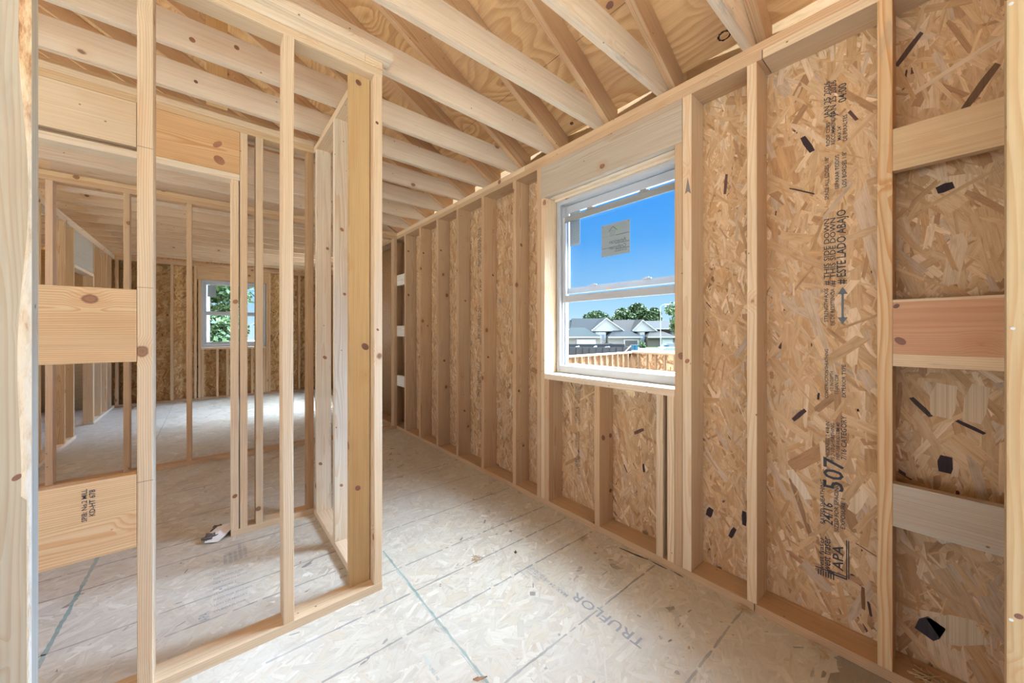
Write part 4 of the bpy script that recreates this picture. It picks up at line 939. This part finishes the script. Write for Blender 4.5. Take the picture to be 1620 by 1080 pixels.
def tuft(x, y, n, r, lab):
    g = random.Random(int(x*999+y*31)); v = []; f = []
    for i in range(n):
        a = g.uniform(0, 2*PI); L_ = g.uniform(.4, 1)*r; ax, ay = g.uniform(-r, r)*.5, g.uniform(-r, r)*.8; z = g.uniform(.0025, .012); w_ = .0012
        dx, dy = math.cos(a), math.sin(a); k = len(v)
        v += [(ax-dy*w_, ay+dx*w_, z), (ax+dy*w_, ay-dx*w_, z), (ax+dx*L_+dy*w_, ay+dy*L_-dx*w_, z*.4), (ax+dx*L_-dy*w_, ay+dy*L_+dx*w_, z*.4), (ax, ay, z+.002), (ax+dx*L_, ay+dy*L_, z*.4+.002)]
        f += [(k, k+1, k+2, k+3), (k+1, k, k+4), (k, k+3, k+5, k+4), (k+2, k+1, k+4, k+5)]
    o = mesh_obj('wood_shavings', v, f, bpy.data.materials['wood_chip']); o.location = (x, y, .0015); tag(o, lab, 'shavings', kind='stuff'); return o
tuft(1.79, .565, 26, .028, 'little heap of wood shavings on the floor by the plate seam')
tuft(1.10, 1.60, 22, .03, 'loose wood shavings on the lit floor in the middle of the hall')
tuft(1.78, .30, 22, .03, 'wood shavings on the floor below the stamped bay')
o = tuft(1.87, .02, 40, .05, 'sawdust and shavings on the plate in the bay of blocks'); o.location.z = T+.0012

# ------------------------------------------------------------------ outdoors
GZ = -2.8
CF, SF = math.cos(YAW), math.sin(YAW)
def street(u, w_, z):          # street frame: u along the row of houses, w_ across the street, both in metres
    return (u*CF+w_*SF, -u*SF+w_*CF, z)
M_GRASS = plain('lawn', (.03, .055, .012), .9, .1, 0, .3)
M_SOIL = plain('bare_soil', (.33, .27, .20), .95, .1, 0, .2)
M_ROAD = plain('concrete_road', (.07, .069, .066), .9)
g_ = mesh_obj('ground', [(-60, -60, GZ-.02), (220, -60, GZ-.02), (220, 220, GZ-.02), (-60, 220, GZ-.02)], [(0, 1, 2, 3)], M_SOIL); g_['kind'] = 'structure'
def quad(name, u0, u1, w0, w1_, z, mat):
    o = mesh_obj(name, [street(u0, w0, z), street(u1, w0, z), street(u1, w1_, z), street(u0, w1_, z)], [(0, 1, 2, 3)], mat); o['kind'] = 'structure'; return o
quad('road', 4, 70, 84, 92, GZ, M_ROAD); quad('lawn', 33, 50, 70, 97, GZ+.01, M_GRASS)
def sbox(name, u0, u1, w0, w1_, z0, z1, mat, parent=None):
    v = [street(u, w_, z) for u in (u0, u1) for w_ in (w0, w1_) for z in (z0, z1)]
    return mesh_obj(name, v, [(0, 2, 3, 1), (4, 5, 7, 6), (0, 1, 5, 4), (2, 6, 7, 3), (0, 4, 6, 2), (1, 3, 7, 5)], mat, parent)
def sprism(name, prof, w0, w1_, mat, parent=None):     # profile in (u, z), extruded across the street
    n = len(prof); v = [street(u, w0, z) for u, z in prof]+[street(u, w1_, z) for u, z in prof]
    return mesh_obj(name, v, [tuple(range(n)), tuple(range(2*n-1, n-1, -1))]+[(i, n+i, n+(i+1) % n, (i+1) % n) for i in range(n)], mat, parent)
def pu(px): return (px-810)*100/571.556
def pz(py): return EYE+(525.18-py)*100/571.556
def house(lab, roofc, wallc, doorc, gx, main, garage, tower, gable, doormat=None):
    e = empty('town_house', (0, 0, 0)); tag(e, lab, 'house', 'town houses across the street')
    roofc = tuple(c*.105 for c in roofc); wallc = tuple(c*.36 for c in wallc); doorc = tuple(c*.45 for c in doorc)
    R_ = plain('shingles_'+lab[:6], tuple(c*.62 for c in roofc), .9, .1, 0, .12); W_ = plain('siding_'+lab[:6], wallc, .8, .1); TR = bpy.data.materials.get('white_trim') or plain('white_trim', (.27, .27, .27), .6)
    u0, u1, ye, yr = main
    sbox('wall', pu(u0)+.3, pu(u1)-.3, 102, 112, GZ, pz(ye)+.1, W_, e)
    # main roof: ridge along the street
    v = [street(pu(u0), 101.2, pz(ye)), street(pu(u1), 101.2, pz(ye)), street(pu(u1)-1.5, 107, pz(yr)+.25), street(pu(u0)+1.5, 107, pz(yr)+.25), street(pu(u0), 113, pz(ye)), street(pu(u1), 113, pz(ye))]
    mesh_obj('roof', v, [(0, 1, 2, 3), (3, 2, 5, 4), (0, 3, 4), (1, 5, 2), (0, 4, 5, 1)], R_, e)
    sbox('fascia', pu(u0), pu(u1), 101.0, 101.2, pz(ye)-.25, pz(ye)+.05, TR, e)
    ga, gl, gr, yb, ya = gable          # apex x, left x, right x, base y, apex y
    sprism('gable', [(pu(gl), pz(yb)), (pu(gr), pz(yb)), (pu(ga), pz(ya))], 100.6, 107, plain('gable_siding_'+lab[:6], (.70, .70, .70) if gable[5:] == () and ya < 504 else wallc, .8), e) if False else None
    sprism('gable', [(pu(gl), pz(yb)), (pu(gr), pz(yb)), (pu(ga), pz(ya))], 100.6, 107, TR if 'blue' in lab else W_, e)
    for s_, xe in ((1, gl), (-1, gr)):
        a, b_ = (pu(xe), pz(yb)), (pu(ga), pz(ya))
        sprism('gable_trim', [a, b_, (b_[0], b_[1]+.35), (a[0]-.3*s_, a[1]+.2)], 100.3, 100.6, TR, e)
        sprism('gable_roof', [(a[0], a[1]+.1), (b_[0], b_[1]+.3), (b_[0], b_[1]+.42), (a[0]-.3*s_, a[1]+.25)], 100.4, 107, R_, e)
    x0, x1, yt, yg, dx0, dx1, dy = garage
    sbox('garage_wall', pu(x0)+.2, pu(x1)-.2, 97, 102, GZ, pz(yg), W_, e)
    v = [street(pu(x0), 96.6, pz(yg)), street(pu(x1), 96.6, pz(yg)), street(pu(x1)-.9*(x1-x0)*.06, 102, pz(yt)), street(pu(x0)+(x1-x0)*.12*.175*3, 102, pz(yt)), street(pu(x0), 102, pz(yg)), street(pu(x1), 102, pz(yg))]
    mesh_obj('garage_roof', v, [(0, 1, 2, 3), (0, 3, 4), (1, 5, 2), (0, 4, 5, 1), (3, 2, 5, 4)], R_, e)
    sbox('garage_fascia', pu(x0), pu(x1), 96.4, 96.6, pz(yg)-.22, pz(yg)+.06, TR, e)
    sbox('door_casing', pu(dx0)-.35, pu(dx1)+.35, 96.8, 97, GZ, pz(dy)+.4, TR, e)
    sbox('garage_door_or_opening', pu(dx0), pu(dx1), 96.7, 96.82, GZ, pz(dy), doormat or plain('door_'+lab[:6], doorc, .5), e)  # one garage stands open: its dark panel paints the shade inside
    t0, t1, tt = tower
    sbox('entry_tower', pu(t0), pu(t1), 98.5, 102, GZ, pz(tt), bpy.data.materials.get('pale_stone') or plain('pale_stone', (.22, .215, .20), .9, .1, 0, .2), e)
    for i in range(2):
        for j, zt in enumerate((tt+4, tt+19)):
            um = pu(t0)+(pu(t1)-pu(t0))*(.28+.46*i)
            wn = sbox('house_window', um-.35, um+.35, 98.42, 98.5, pz(zt+9), pz(zt), plain('dark_pane', (.10, .13, .16), .2, .6) if not bpy.data.materials.get('dark_pane') else bpy.data.materials['dark_pane'], e)
    return e
def zx(x): return 860+x/6.75
def zy(y): return 460+y/6.75
house('teal garage roof town house, leftmost through the right wall window', (.20, .26, .27), (.42, .41, .38), (.72, .72, .72), 0, (zx(-150), zx(420), zy(425), zy(325)), (zx(150), zx(585), zy(390), zy(490), zx(345), zx(515), zy(527)), (zx(60), zx(120), zy(440)), (zx(130), zx(0), zx(270), zy(420), zy(310)))
house('blue grey roofed town house with broad white gable and dark garage opening', (.16, .18, .20), (.45, .45, .43), (.10, .09, .09), 0, (zx(290), zx(752), zy(425), zy(293)), (zx(655), zx(1010), zy(400), zy(490), zx(832), zx(958), zy(527)), (zx(545), zx(650), zy(440)), (zx(675), zx(520), zx(860), zy(430), zy(298)))
house('brown roofed town house with small gable right of the blue one', (.27, .23, .21), (.30, .25, .21), (.60, .62, .64), 0, (zx(760), zx(1130), zy(428), zy(310)), (zx(1060), zx(1365), zy(415), zy(490), zx(1212), zx(1312), zy(518)), (zx(1008), zx(1058), zy(440)), (zx(1065), zx(960), zx(1212), zy(432), zy(318)))
house('taupe sided town house at the right edge of the window view', (.30, .29, .28), (.27, .235, .205), (.55, .55, .55), 0, (zx(1130), zx(1700), zy(400), zy(320)), (zx(1420), zx(1720), zy(400), zy(495), zx(1480), zx(1600), zy(520)), (zx(1380), zx(1420), zy(440)), (zx(1560), zx(1450), zx(1680), zy(410), zy(330)))

M_LEAF = None
def leaf_mat(name, c1, c2):
    m, N, L, b = newmat(name, .6, c1)
    g = N.new('ShaderNodeNewGeometry'); L.new(ramp(N, L, g.outputs['Random Per Island'], [(0, c1), (1, c2)]), b.inputs['Base Color']); return m
M_LEAFA = leaf_mat('oak_leaves', (.012, .028, .007), (.05, .085, .022)); M_LEAFB = leaf_mat('bright_leaves', (.015, .035, .009), (.07, .12, .032))
M_BARKT = plain('tree_bark', (.16, .13, .10), .9)
def tree(base, h, rad, n, lab, leafs, lsize=.35, seed=1, low=.25, cat='tree', grp=None, mat=None):
    g = np.random.default_rng(seed); e = empty('broadleaf_tree', base); tag(e, lab, cat, grp)
    nb = 16; bc = []
    for i in range(nb):
        a = g.uniform(0, 2*PI); rr = rad*math.sqrt(g.uniform(0, 1))*.62; t = g.uniform(low, 1.0)
        k = math.sin(PI*min(1, (t-low)/(1-low)*.8+.18)); bc.append((rr*k*math.cos(a)*1.2, rr*k*math.sin(a)*1.2, h*(t*.86), rad*g.uniform(.26, .46)))
    bc = np.array(bc); ii = g.integers(0, nb, n); d = g.normal(0, 1, (n, 3)); d /= np.linalg.norm(d, axis=1)[:, None]
    c = bc[ii, :3]+d*(bc[ii, 3:4]*g.uniform(.55, 1.08, (n, 1))**.6)*np.array([1, 1, .75])
    a1 = g.normal(0, 1, (n, 3)); a1 /= np.linalg.norm(a1, axis=1)[:, None]; a2 = np.cross(a1, g.normal(0, 1, (n, 3))); a2 /= np.linalg.norm(a2, axis=1)[:, None]
    s = lsize*g.uniform(.5, 1.2, (n, 1))
    V = np.stack([c-a1*s, c-a2*s*.5, c+a1*s, c+a2*s*.5], 1).reshape(-1, 3)
    F = np.arange(4*n).reshape(-1, 4)
    me = bpy.data.meshes.new('crown'); me.vertices.add(4*n); me.vertices.foreach_set('co', V.ravel()); me.loops.add(4*n); me.loops.foreach_set('vertex_index', F.ravel())
    me.polygons.add(n); me.polygons.foreach_set('loop_start', np.arange(n)*4); me.polygons.foreach_set('loop_total', np.full(n, 4)); me.update(calc_edges=True)
    me.materials.append(mat or M_LEAFA); o = bpy.data.objects.new('crown', me); col.objects.link(o); o.parent = e
    bm = bmesh.new()
    def limb(p, q, r0, r1):
        ax = Vector(q)-Vector(p); m = Matrix.Translation(Vector(p)+ax/2) @ ax.to_track_quat('Z', 'Y').to_matrix().to_4x4()
        bmesh.ops.create_cone(bm, cap_ends=True, segments=8, radius1=r0, radius2=r1, depth=ax.length, matrix=m)
    th = h*low*1.3; limb((0, 0, 0), (0, 0, th), rad*.08, rad*.055)
    for i in range(7): limb((0, 0, th*.9), tuple(bc[i, :3]), rad*.045, rad*.012)
    me = bpy.data.meshes.new('trunk'); bm.to_mesh(me); bm.free(); me.materials.append(M_BARKT)
    o = bpy.data.objects.new('trunk', me); col.objects.link(o); o.parent = e
    return e
def tree_px(px, top, width, w_, n, lab, seed, **k):
    s = w_/571.556; u = (px-810)*s; z = EYE+(525.18-top)*s; return tree(street(u, w_, GZ), z-GZ, width*s/2, n, lab, None, seed=seed, **k)
G_ = 'trees behind the town houses'
tree_px(905, 505, 40, 125, 5000, 'small low tree crown rising behind the leftmost town house', 21, grp=G_, lsize=.5)
tree_px(944, 492, 62, 128, 9000, 'tree crown over the blue grey roof, left of the white gable', 22, grp=G_, lsize=.55)
tree_px(984, 487, 62, 134, 11000, 'medium tree crown behind the white gable', 23, grp=G_, lsize=.55)
tree_px(1010, 477, 62, 140, 14000, 'tallest left half of the big oak crowns behind the brown roof', 24, grp=G_, lsize=.55)
tree_px(1034, 487, 52, 126, 10000, 'right half of the big oak crowns beside the lamp pole', 25, grp=G_, lsize=.55)
tree_px(1076, 462, 56, 70, 3000, 'nearer sparse tree at the right edge of the window view', 26, lsize=.34, low=.45, mat=M_LEAFB)
# trees behind the back window
for i, (x, y, h, r, s, lab) in enumerate(((-.9, 19.5, 10.5, 2.9, 31, 'dense green tree filling the left of the back window'), (-.8, 31, 13.0, 3.3, 32, 'bushy green tree in the middle of the back window'), (.1, 16.5, 5.0, 2.2, 33, 'low undergrowth tree at the bottom of the back window'))):
    tree((x, y, GZ), h, r, 26000, lab, None, lsize=.12, seed=s, low=.02 if i == 2 else .1, mat=M_LEAFB if i < 2 else M_LEAFA)
o = boxes('utility_pole', [(-.10, .02, 13.0, 13.12, GZ, 3.05)], plain('galvanised_pole', (.22, .24, .25), .5)); tag(o, 'slim grey pole standing outside the back window', 'pole')
bh = empty('pale_blue_house', (4.0, 27, GZ)); tag(bh, 'pale blue sided house outside the back window', 'house')
MB_ = plain('pale_blue_siding', (.20, .26, .29), .8)
def rel(o, b_):
    for v in o.data.vertices: v.co -= b_.location
    o.parent = b_
rel(boxes('wall', [(2.75, 10, 26.5, 34, -1.2, 1.75)], MB_), bh)
rel(boxes('foundation', [(2.8, 10, 26.55, 34, GZ, -1.2)], plain('brown_brick', (.26, .17, .14), .9)), bh)
rel(mesh_obj('roof', [(2.4, 26, 1.75), (10.4, 26, 1.75), (10.4, 34.5, 1.75), (2.4, 34.5, 1.75), (6.2, 30.2, 4.4)], [(0, 1, 4), (1, 2, 4), (2, 3, 4), (3, 0, 4), (3, 2, 1, 0)], plain('teal_shingles', (.06, .085, .085), .8)), bh)
rel(boxes('house_window', [(3.25, 3.75, 26.44, 26.5, -.3, .9)], bpy.data.materials['dark_pane']), bh)

# the next unit's open walls: plates and studs below eye level
NX, NY, NZT = 14.8, 9.1, .33
pal_n = [((.26, .14, .07), .5), ((.30, .18, .10), .3), ((.21, .105, .05), .2)]
fn1 = strands([(9.3, NX, NZT-2.47, NZT)], 60, .16, .05, 1.2, pal_n, seed=41); fn2 = strands([(3.0, NY, NZT-2.47, NZT)], 60, .16, .05, 1.2, pal_n, seed=42)
o = strand_panel('neighbour_wall', fn1, ((0, NY+.14, 0), (1, 0, 0), (0, 0, 1), (0, -1, 0)), [(9.3, NX+.14, NY+.14, NY+.152, NZT-2.47, NZT)], (.24, .13, .07), M_OSB, None, 'structure')
o = strand_panel('neighbour_wall', fn2, ((NX+.14, 0, 0), (0, 1, 0), (0, 0, 1), (-1, 0, 0)), [(NX+.14, NX+.152, 3.0, NY+.14, NZT-2.47, NZT)], (.50, .30, .17), M_OSB, None, 'structure')
board('top_plate', (9.3, NX), (NY, NY+.14), (NZT-.076, NZT), (.26, .185, .12), 'top plate of the roofless neighbouring unit wall at left outside', 'wall plate')
board('top_plate', (NX, NX+.14), (3.0, NY+.14), (NZT-.076, NZT), (.26, .185, .12), 'top plate of the roofless neighbouring unit wall at right outside', 'wall plate')
board('floor_deck', (9.3, NX+.14), (3.0, NY+.14), (NZT-2.52, NZT-2.47), 'grey', 'deck of the roofless neighbouring unit outside', 'floor deck', axis='x')
for i in range(14):
    x = NX-.35-.4064*i
    if x > 9.4: board('wall_stud', (x, x+T), (NY, NY+.139), (NZT-2.469, NZT-.077), (.25, .17, .105), f'{ordn[i]} stud left of the corner in the roofless neighbouring unit', 'wall stud', 'studs of the roofless neighbouring unit', bv=0)
for i in range(12):
    y = NY-.30-.4064*i
    if y > 3.1: board('wall_stud', (NX, NX+.139), (y, y+T), (NZT-2.469, NZT-.077), (.25, .17, .105), f'{ordn[i]} stud right of the corner in the roofless neighbouring unit', 'wall stud', 'studs of the roofless neighbouring unit', bv=0)
M_DEB = plain('pale_debris', (.24, .235, .23), .8)
# dark roll-off container, debris, blue bins, car, lamp pole
def at(px, py, w_): s = w_/571.556; return ((px-810)*s, EYE+(525.18-py)*s)
M_DARKM = plain('dark_container_steel', (.022, .022, .026), .6)
rc = empty('waste_container', street(7.5, 38, GZ)); tag(rc, 'long dark steel waste container beyond the roofless unit', 'container')
u0, z1 = at(895, 549, 38); u1, _ = at(999, 549, 38)
def srel(o, e):
    for v in o.data.vertices: v.co -= e.location
    o.parent = e
srel(sbox('container_body', u0, u1, 38, 38.1, GZ, z1+.0, M_DARKM), rc); srel(sbox('container_body', u0, u1, 40.3, 40.4, GZ, z1+.25, M_DARKM), rc)
srel(sbox('container_end', u1-.1, u1, 38.1, 40.3, GZ, z1, M_DARKM), rc); srel(sbox('container_floor', u0, u1-.1, 38.1, 40.3, GZ+.1, GZ+.25, M_DARKM), rc)
for i in range(9): srel(sbox('container_rib', u0+.4+i*(u1-u0-.6)/9, u0+.52+i*(u1-u0-.6)/9, 37.9, 38, GZ, z1-.05, M_DARKM), rc)
u0b, z2 = at(965, 543, 46); u1b, _ = at(992, 546, 46)
o = sprism('dark_ramp_trailer', [(u0b, GZ), (u1b, GZ), (u1b, z2-.35), (u0b, z2)], 46, 49, M_DARKM); tag(o, 'dark sloping trailer behind the waste container', 'trailer')
for k, (px, py, sz) in enumerate(((915, 556, 1.0), (942, 549, .9), (962, 549, .8))):
    u, z = at(px, py, 39); o = crumple('debris_bag', street(u, 39.2, z1-.42), .42*sz, M_DEB, 60+k, .7)
    tag(o, ['white debris bag at the left end of the waste container', 'pale debris lying in the middle of the waste container', 'small pale debris near the right of the waste container'][k], 'debris')
o = leaning('leaning_plank', street(*[at(988, 556, 36)[0], 36], at(988, 557, 36)[1]), street(*[at(998, 548, 36)[0], 36], at(998, 547, 36)[1]), .12, .04, M_WOOD, (.26, .21, .15), 'pale plank sticking up at the right end of the waste container', 'plank')
bnm = plain('blue_plastic', (.008, .06, .11), .5)
for k, (px, w_) in enumerate(((1001.5, 80), (1007.2, 80), (1055.5, 70))):
    u, zt = at(px, 545.5, w_); e = empty('waste_bin', street(u, w_, GZ)); tag(e, ['blue wheeled bin, left one of the pair before the garage', 'blue wheeled bin, right one of the pair before the garage', 'blue bin beside the parked vehicles at the right'][k], 'bin')
    srel(sbox('bin_body', u-.32, u+.32, w_, w_+.7, GZ, zt-.1, bnm), e); srel(sbox('bin_lid', u-.35, u+.35, w_-.05, w_+.75, zt-.1, zt, bnm), e)
lamp = empty('street_lamp', street(at(1045, 500, 56)[0], 56, GZ)); tag(lamp, 'tall slim grey street lamp with a curved arm', 'street lamp')
M_GAL = bpy.data.materials['galvanised_pole']
uu, zt = at(1045, 484, 56)
def pole(name, pts, r, parent, mat):
    bm = bmesh.new()
    for p, q in zip(pts, pts[1:]):
        ax = Vector(q)-Vector(p); m = Matrix.Translation((Vector(p)+Vector(q))/2) @ ax.to_track_quat('Z', 'Y').to_matrix().to_4x4()
        bmesh.ops.create_cone(bm, cap_ends=True, segments=8, radius1=r, radius2=r, depth=ax.length, matrix=m)
    for v in bm.verts: v.co -= parent.location
    me = bpy.data.meshes.new(name); bm.to_mesh(me); bm.free(); me.materials.append(mat); o = bpy.data.objects.new(name, me); col.objects.link(o); o.parent = parent
pole('pole', [street(uu, 56, GZ), street(uu, 56, zt)], .06, lamp, M_GAL)
pole('arm', [street(uu, 56, zt-.05), street(uu+.15, 56, zt+.12), street(uu+.8, 56, zt+.3), street(uu+1.4, 56, zt+.34)], .025, lamp, M_GAL)
srel(sbox('lamp_head', uu+1.35, uu+1.85, 55.9, 56.1, zt+.28, zt+.38, M_GAL), lamp)
def car(lab, px, w_, colr, L_=4.4, H_=1.5):
    u, _ = at(px, 550, w_); e = empty('car', street(u, w_, GZ)); tag(e, lab, 'car')
    P_ = plain('paint_'+lab[:5], colr, .3, .5)
    z = GZ
    srel(sprism('body', [(u-L_/2, z+.25), (u+L_/2, z+.25), (u+L_/2, z+.85), (u+L_*.3, z+.95), (u+L_*.16, z+H_), (u-L_*.22, z+H_), (u-L_*.38, z+.98), (u-L_/2, z+.85)], w_, w_+1.7, P_), e)
    srel(sprism('side_window', [(u+L_*.26, z+.98), (u+L_*.14, z+H_-.07), (u-L_*.2, z+H_-.07), (u-L_*.33, z+.98)], w_-.01, w_+1.71, bpy.data.materials['dark_pane']), e)
    for s_ in (-1, 1):
        c0 = Vector(street(u+s_*L_*.31, w_-.02, z+.32)); bm = bmesh.new(); ax = Vector(street(0, 1, 0))
        bmesh.ops.create_cone(bm, cap_ends=True, segments=20, radius1=.32, radius2=.32, depth=.22, matrix=Matrix.Translation(c0+ax*.1-e.location) @ ax.to_track_quat('Z', 'Y').to_matrix().to_4x4())
        me = bpy.data.meshes.new('wheel'); bm.to_mesh(me); bm.free(); me.materials.append(M_DARKM); o = bpy.data.objects.new('wheel', me); col.objects.link(o); o.parent = e
car('white car parked at the right of the window view', 1062, 60, (.22, .225, .235))
car('dark car parked behind the white one', 1063, 75, (.10, .14, .19), 4.6, 1.7)
sh = tree(street(at(1015, 550, 92)[0], 92, GZ), 1.4, 1.6, 900, 'low green shrub on the lawn by the driveway', None, lsize=.18, seed=51, low=.05, cat='shrub', mat=M_LEAFB); sh.name = 'garden_shrub'
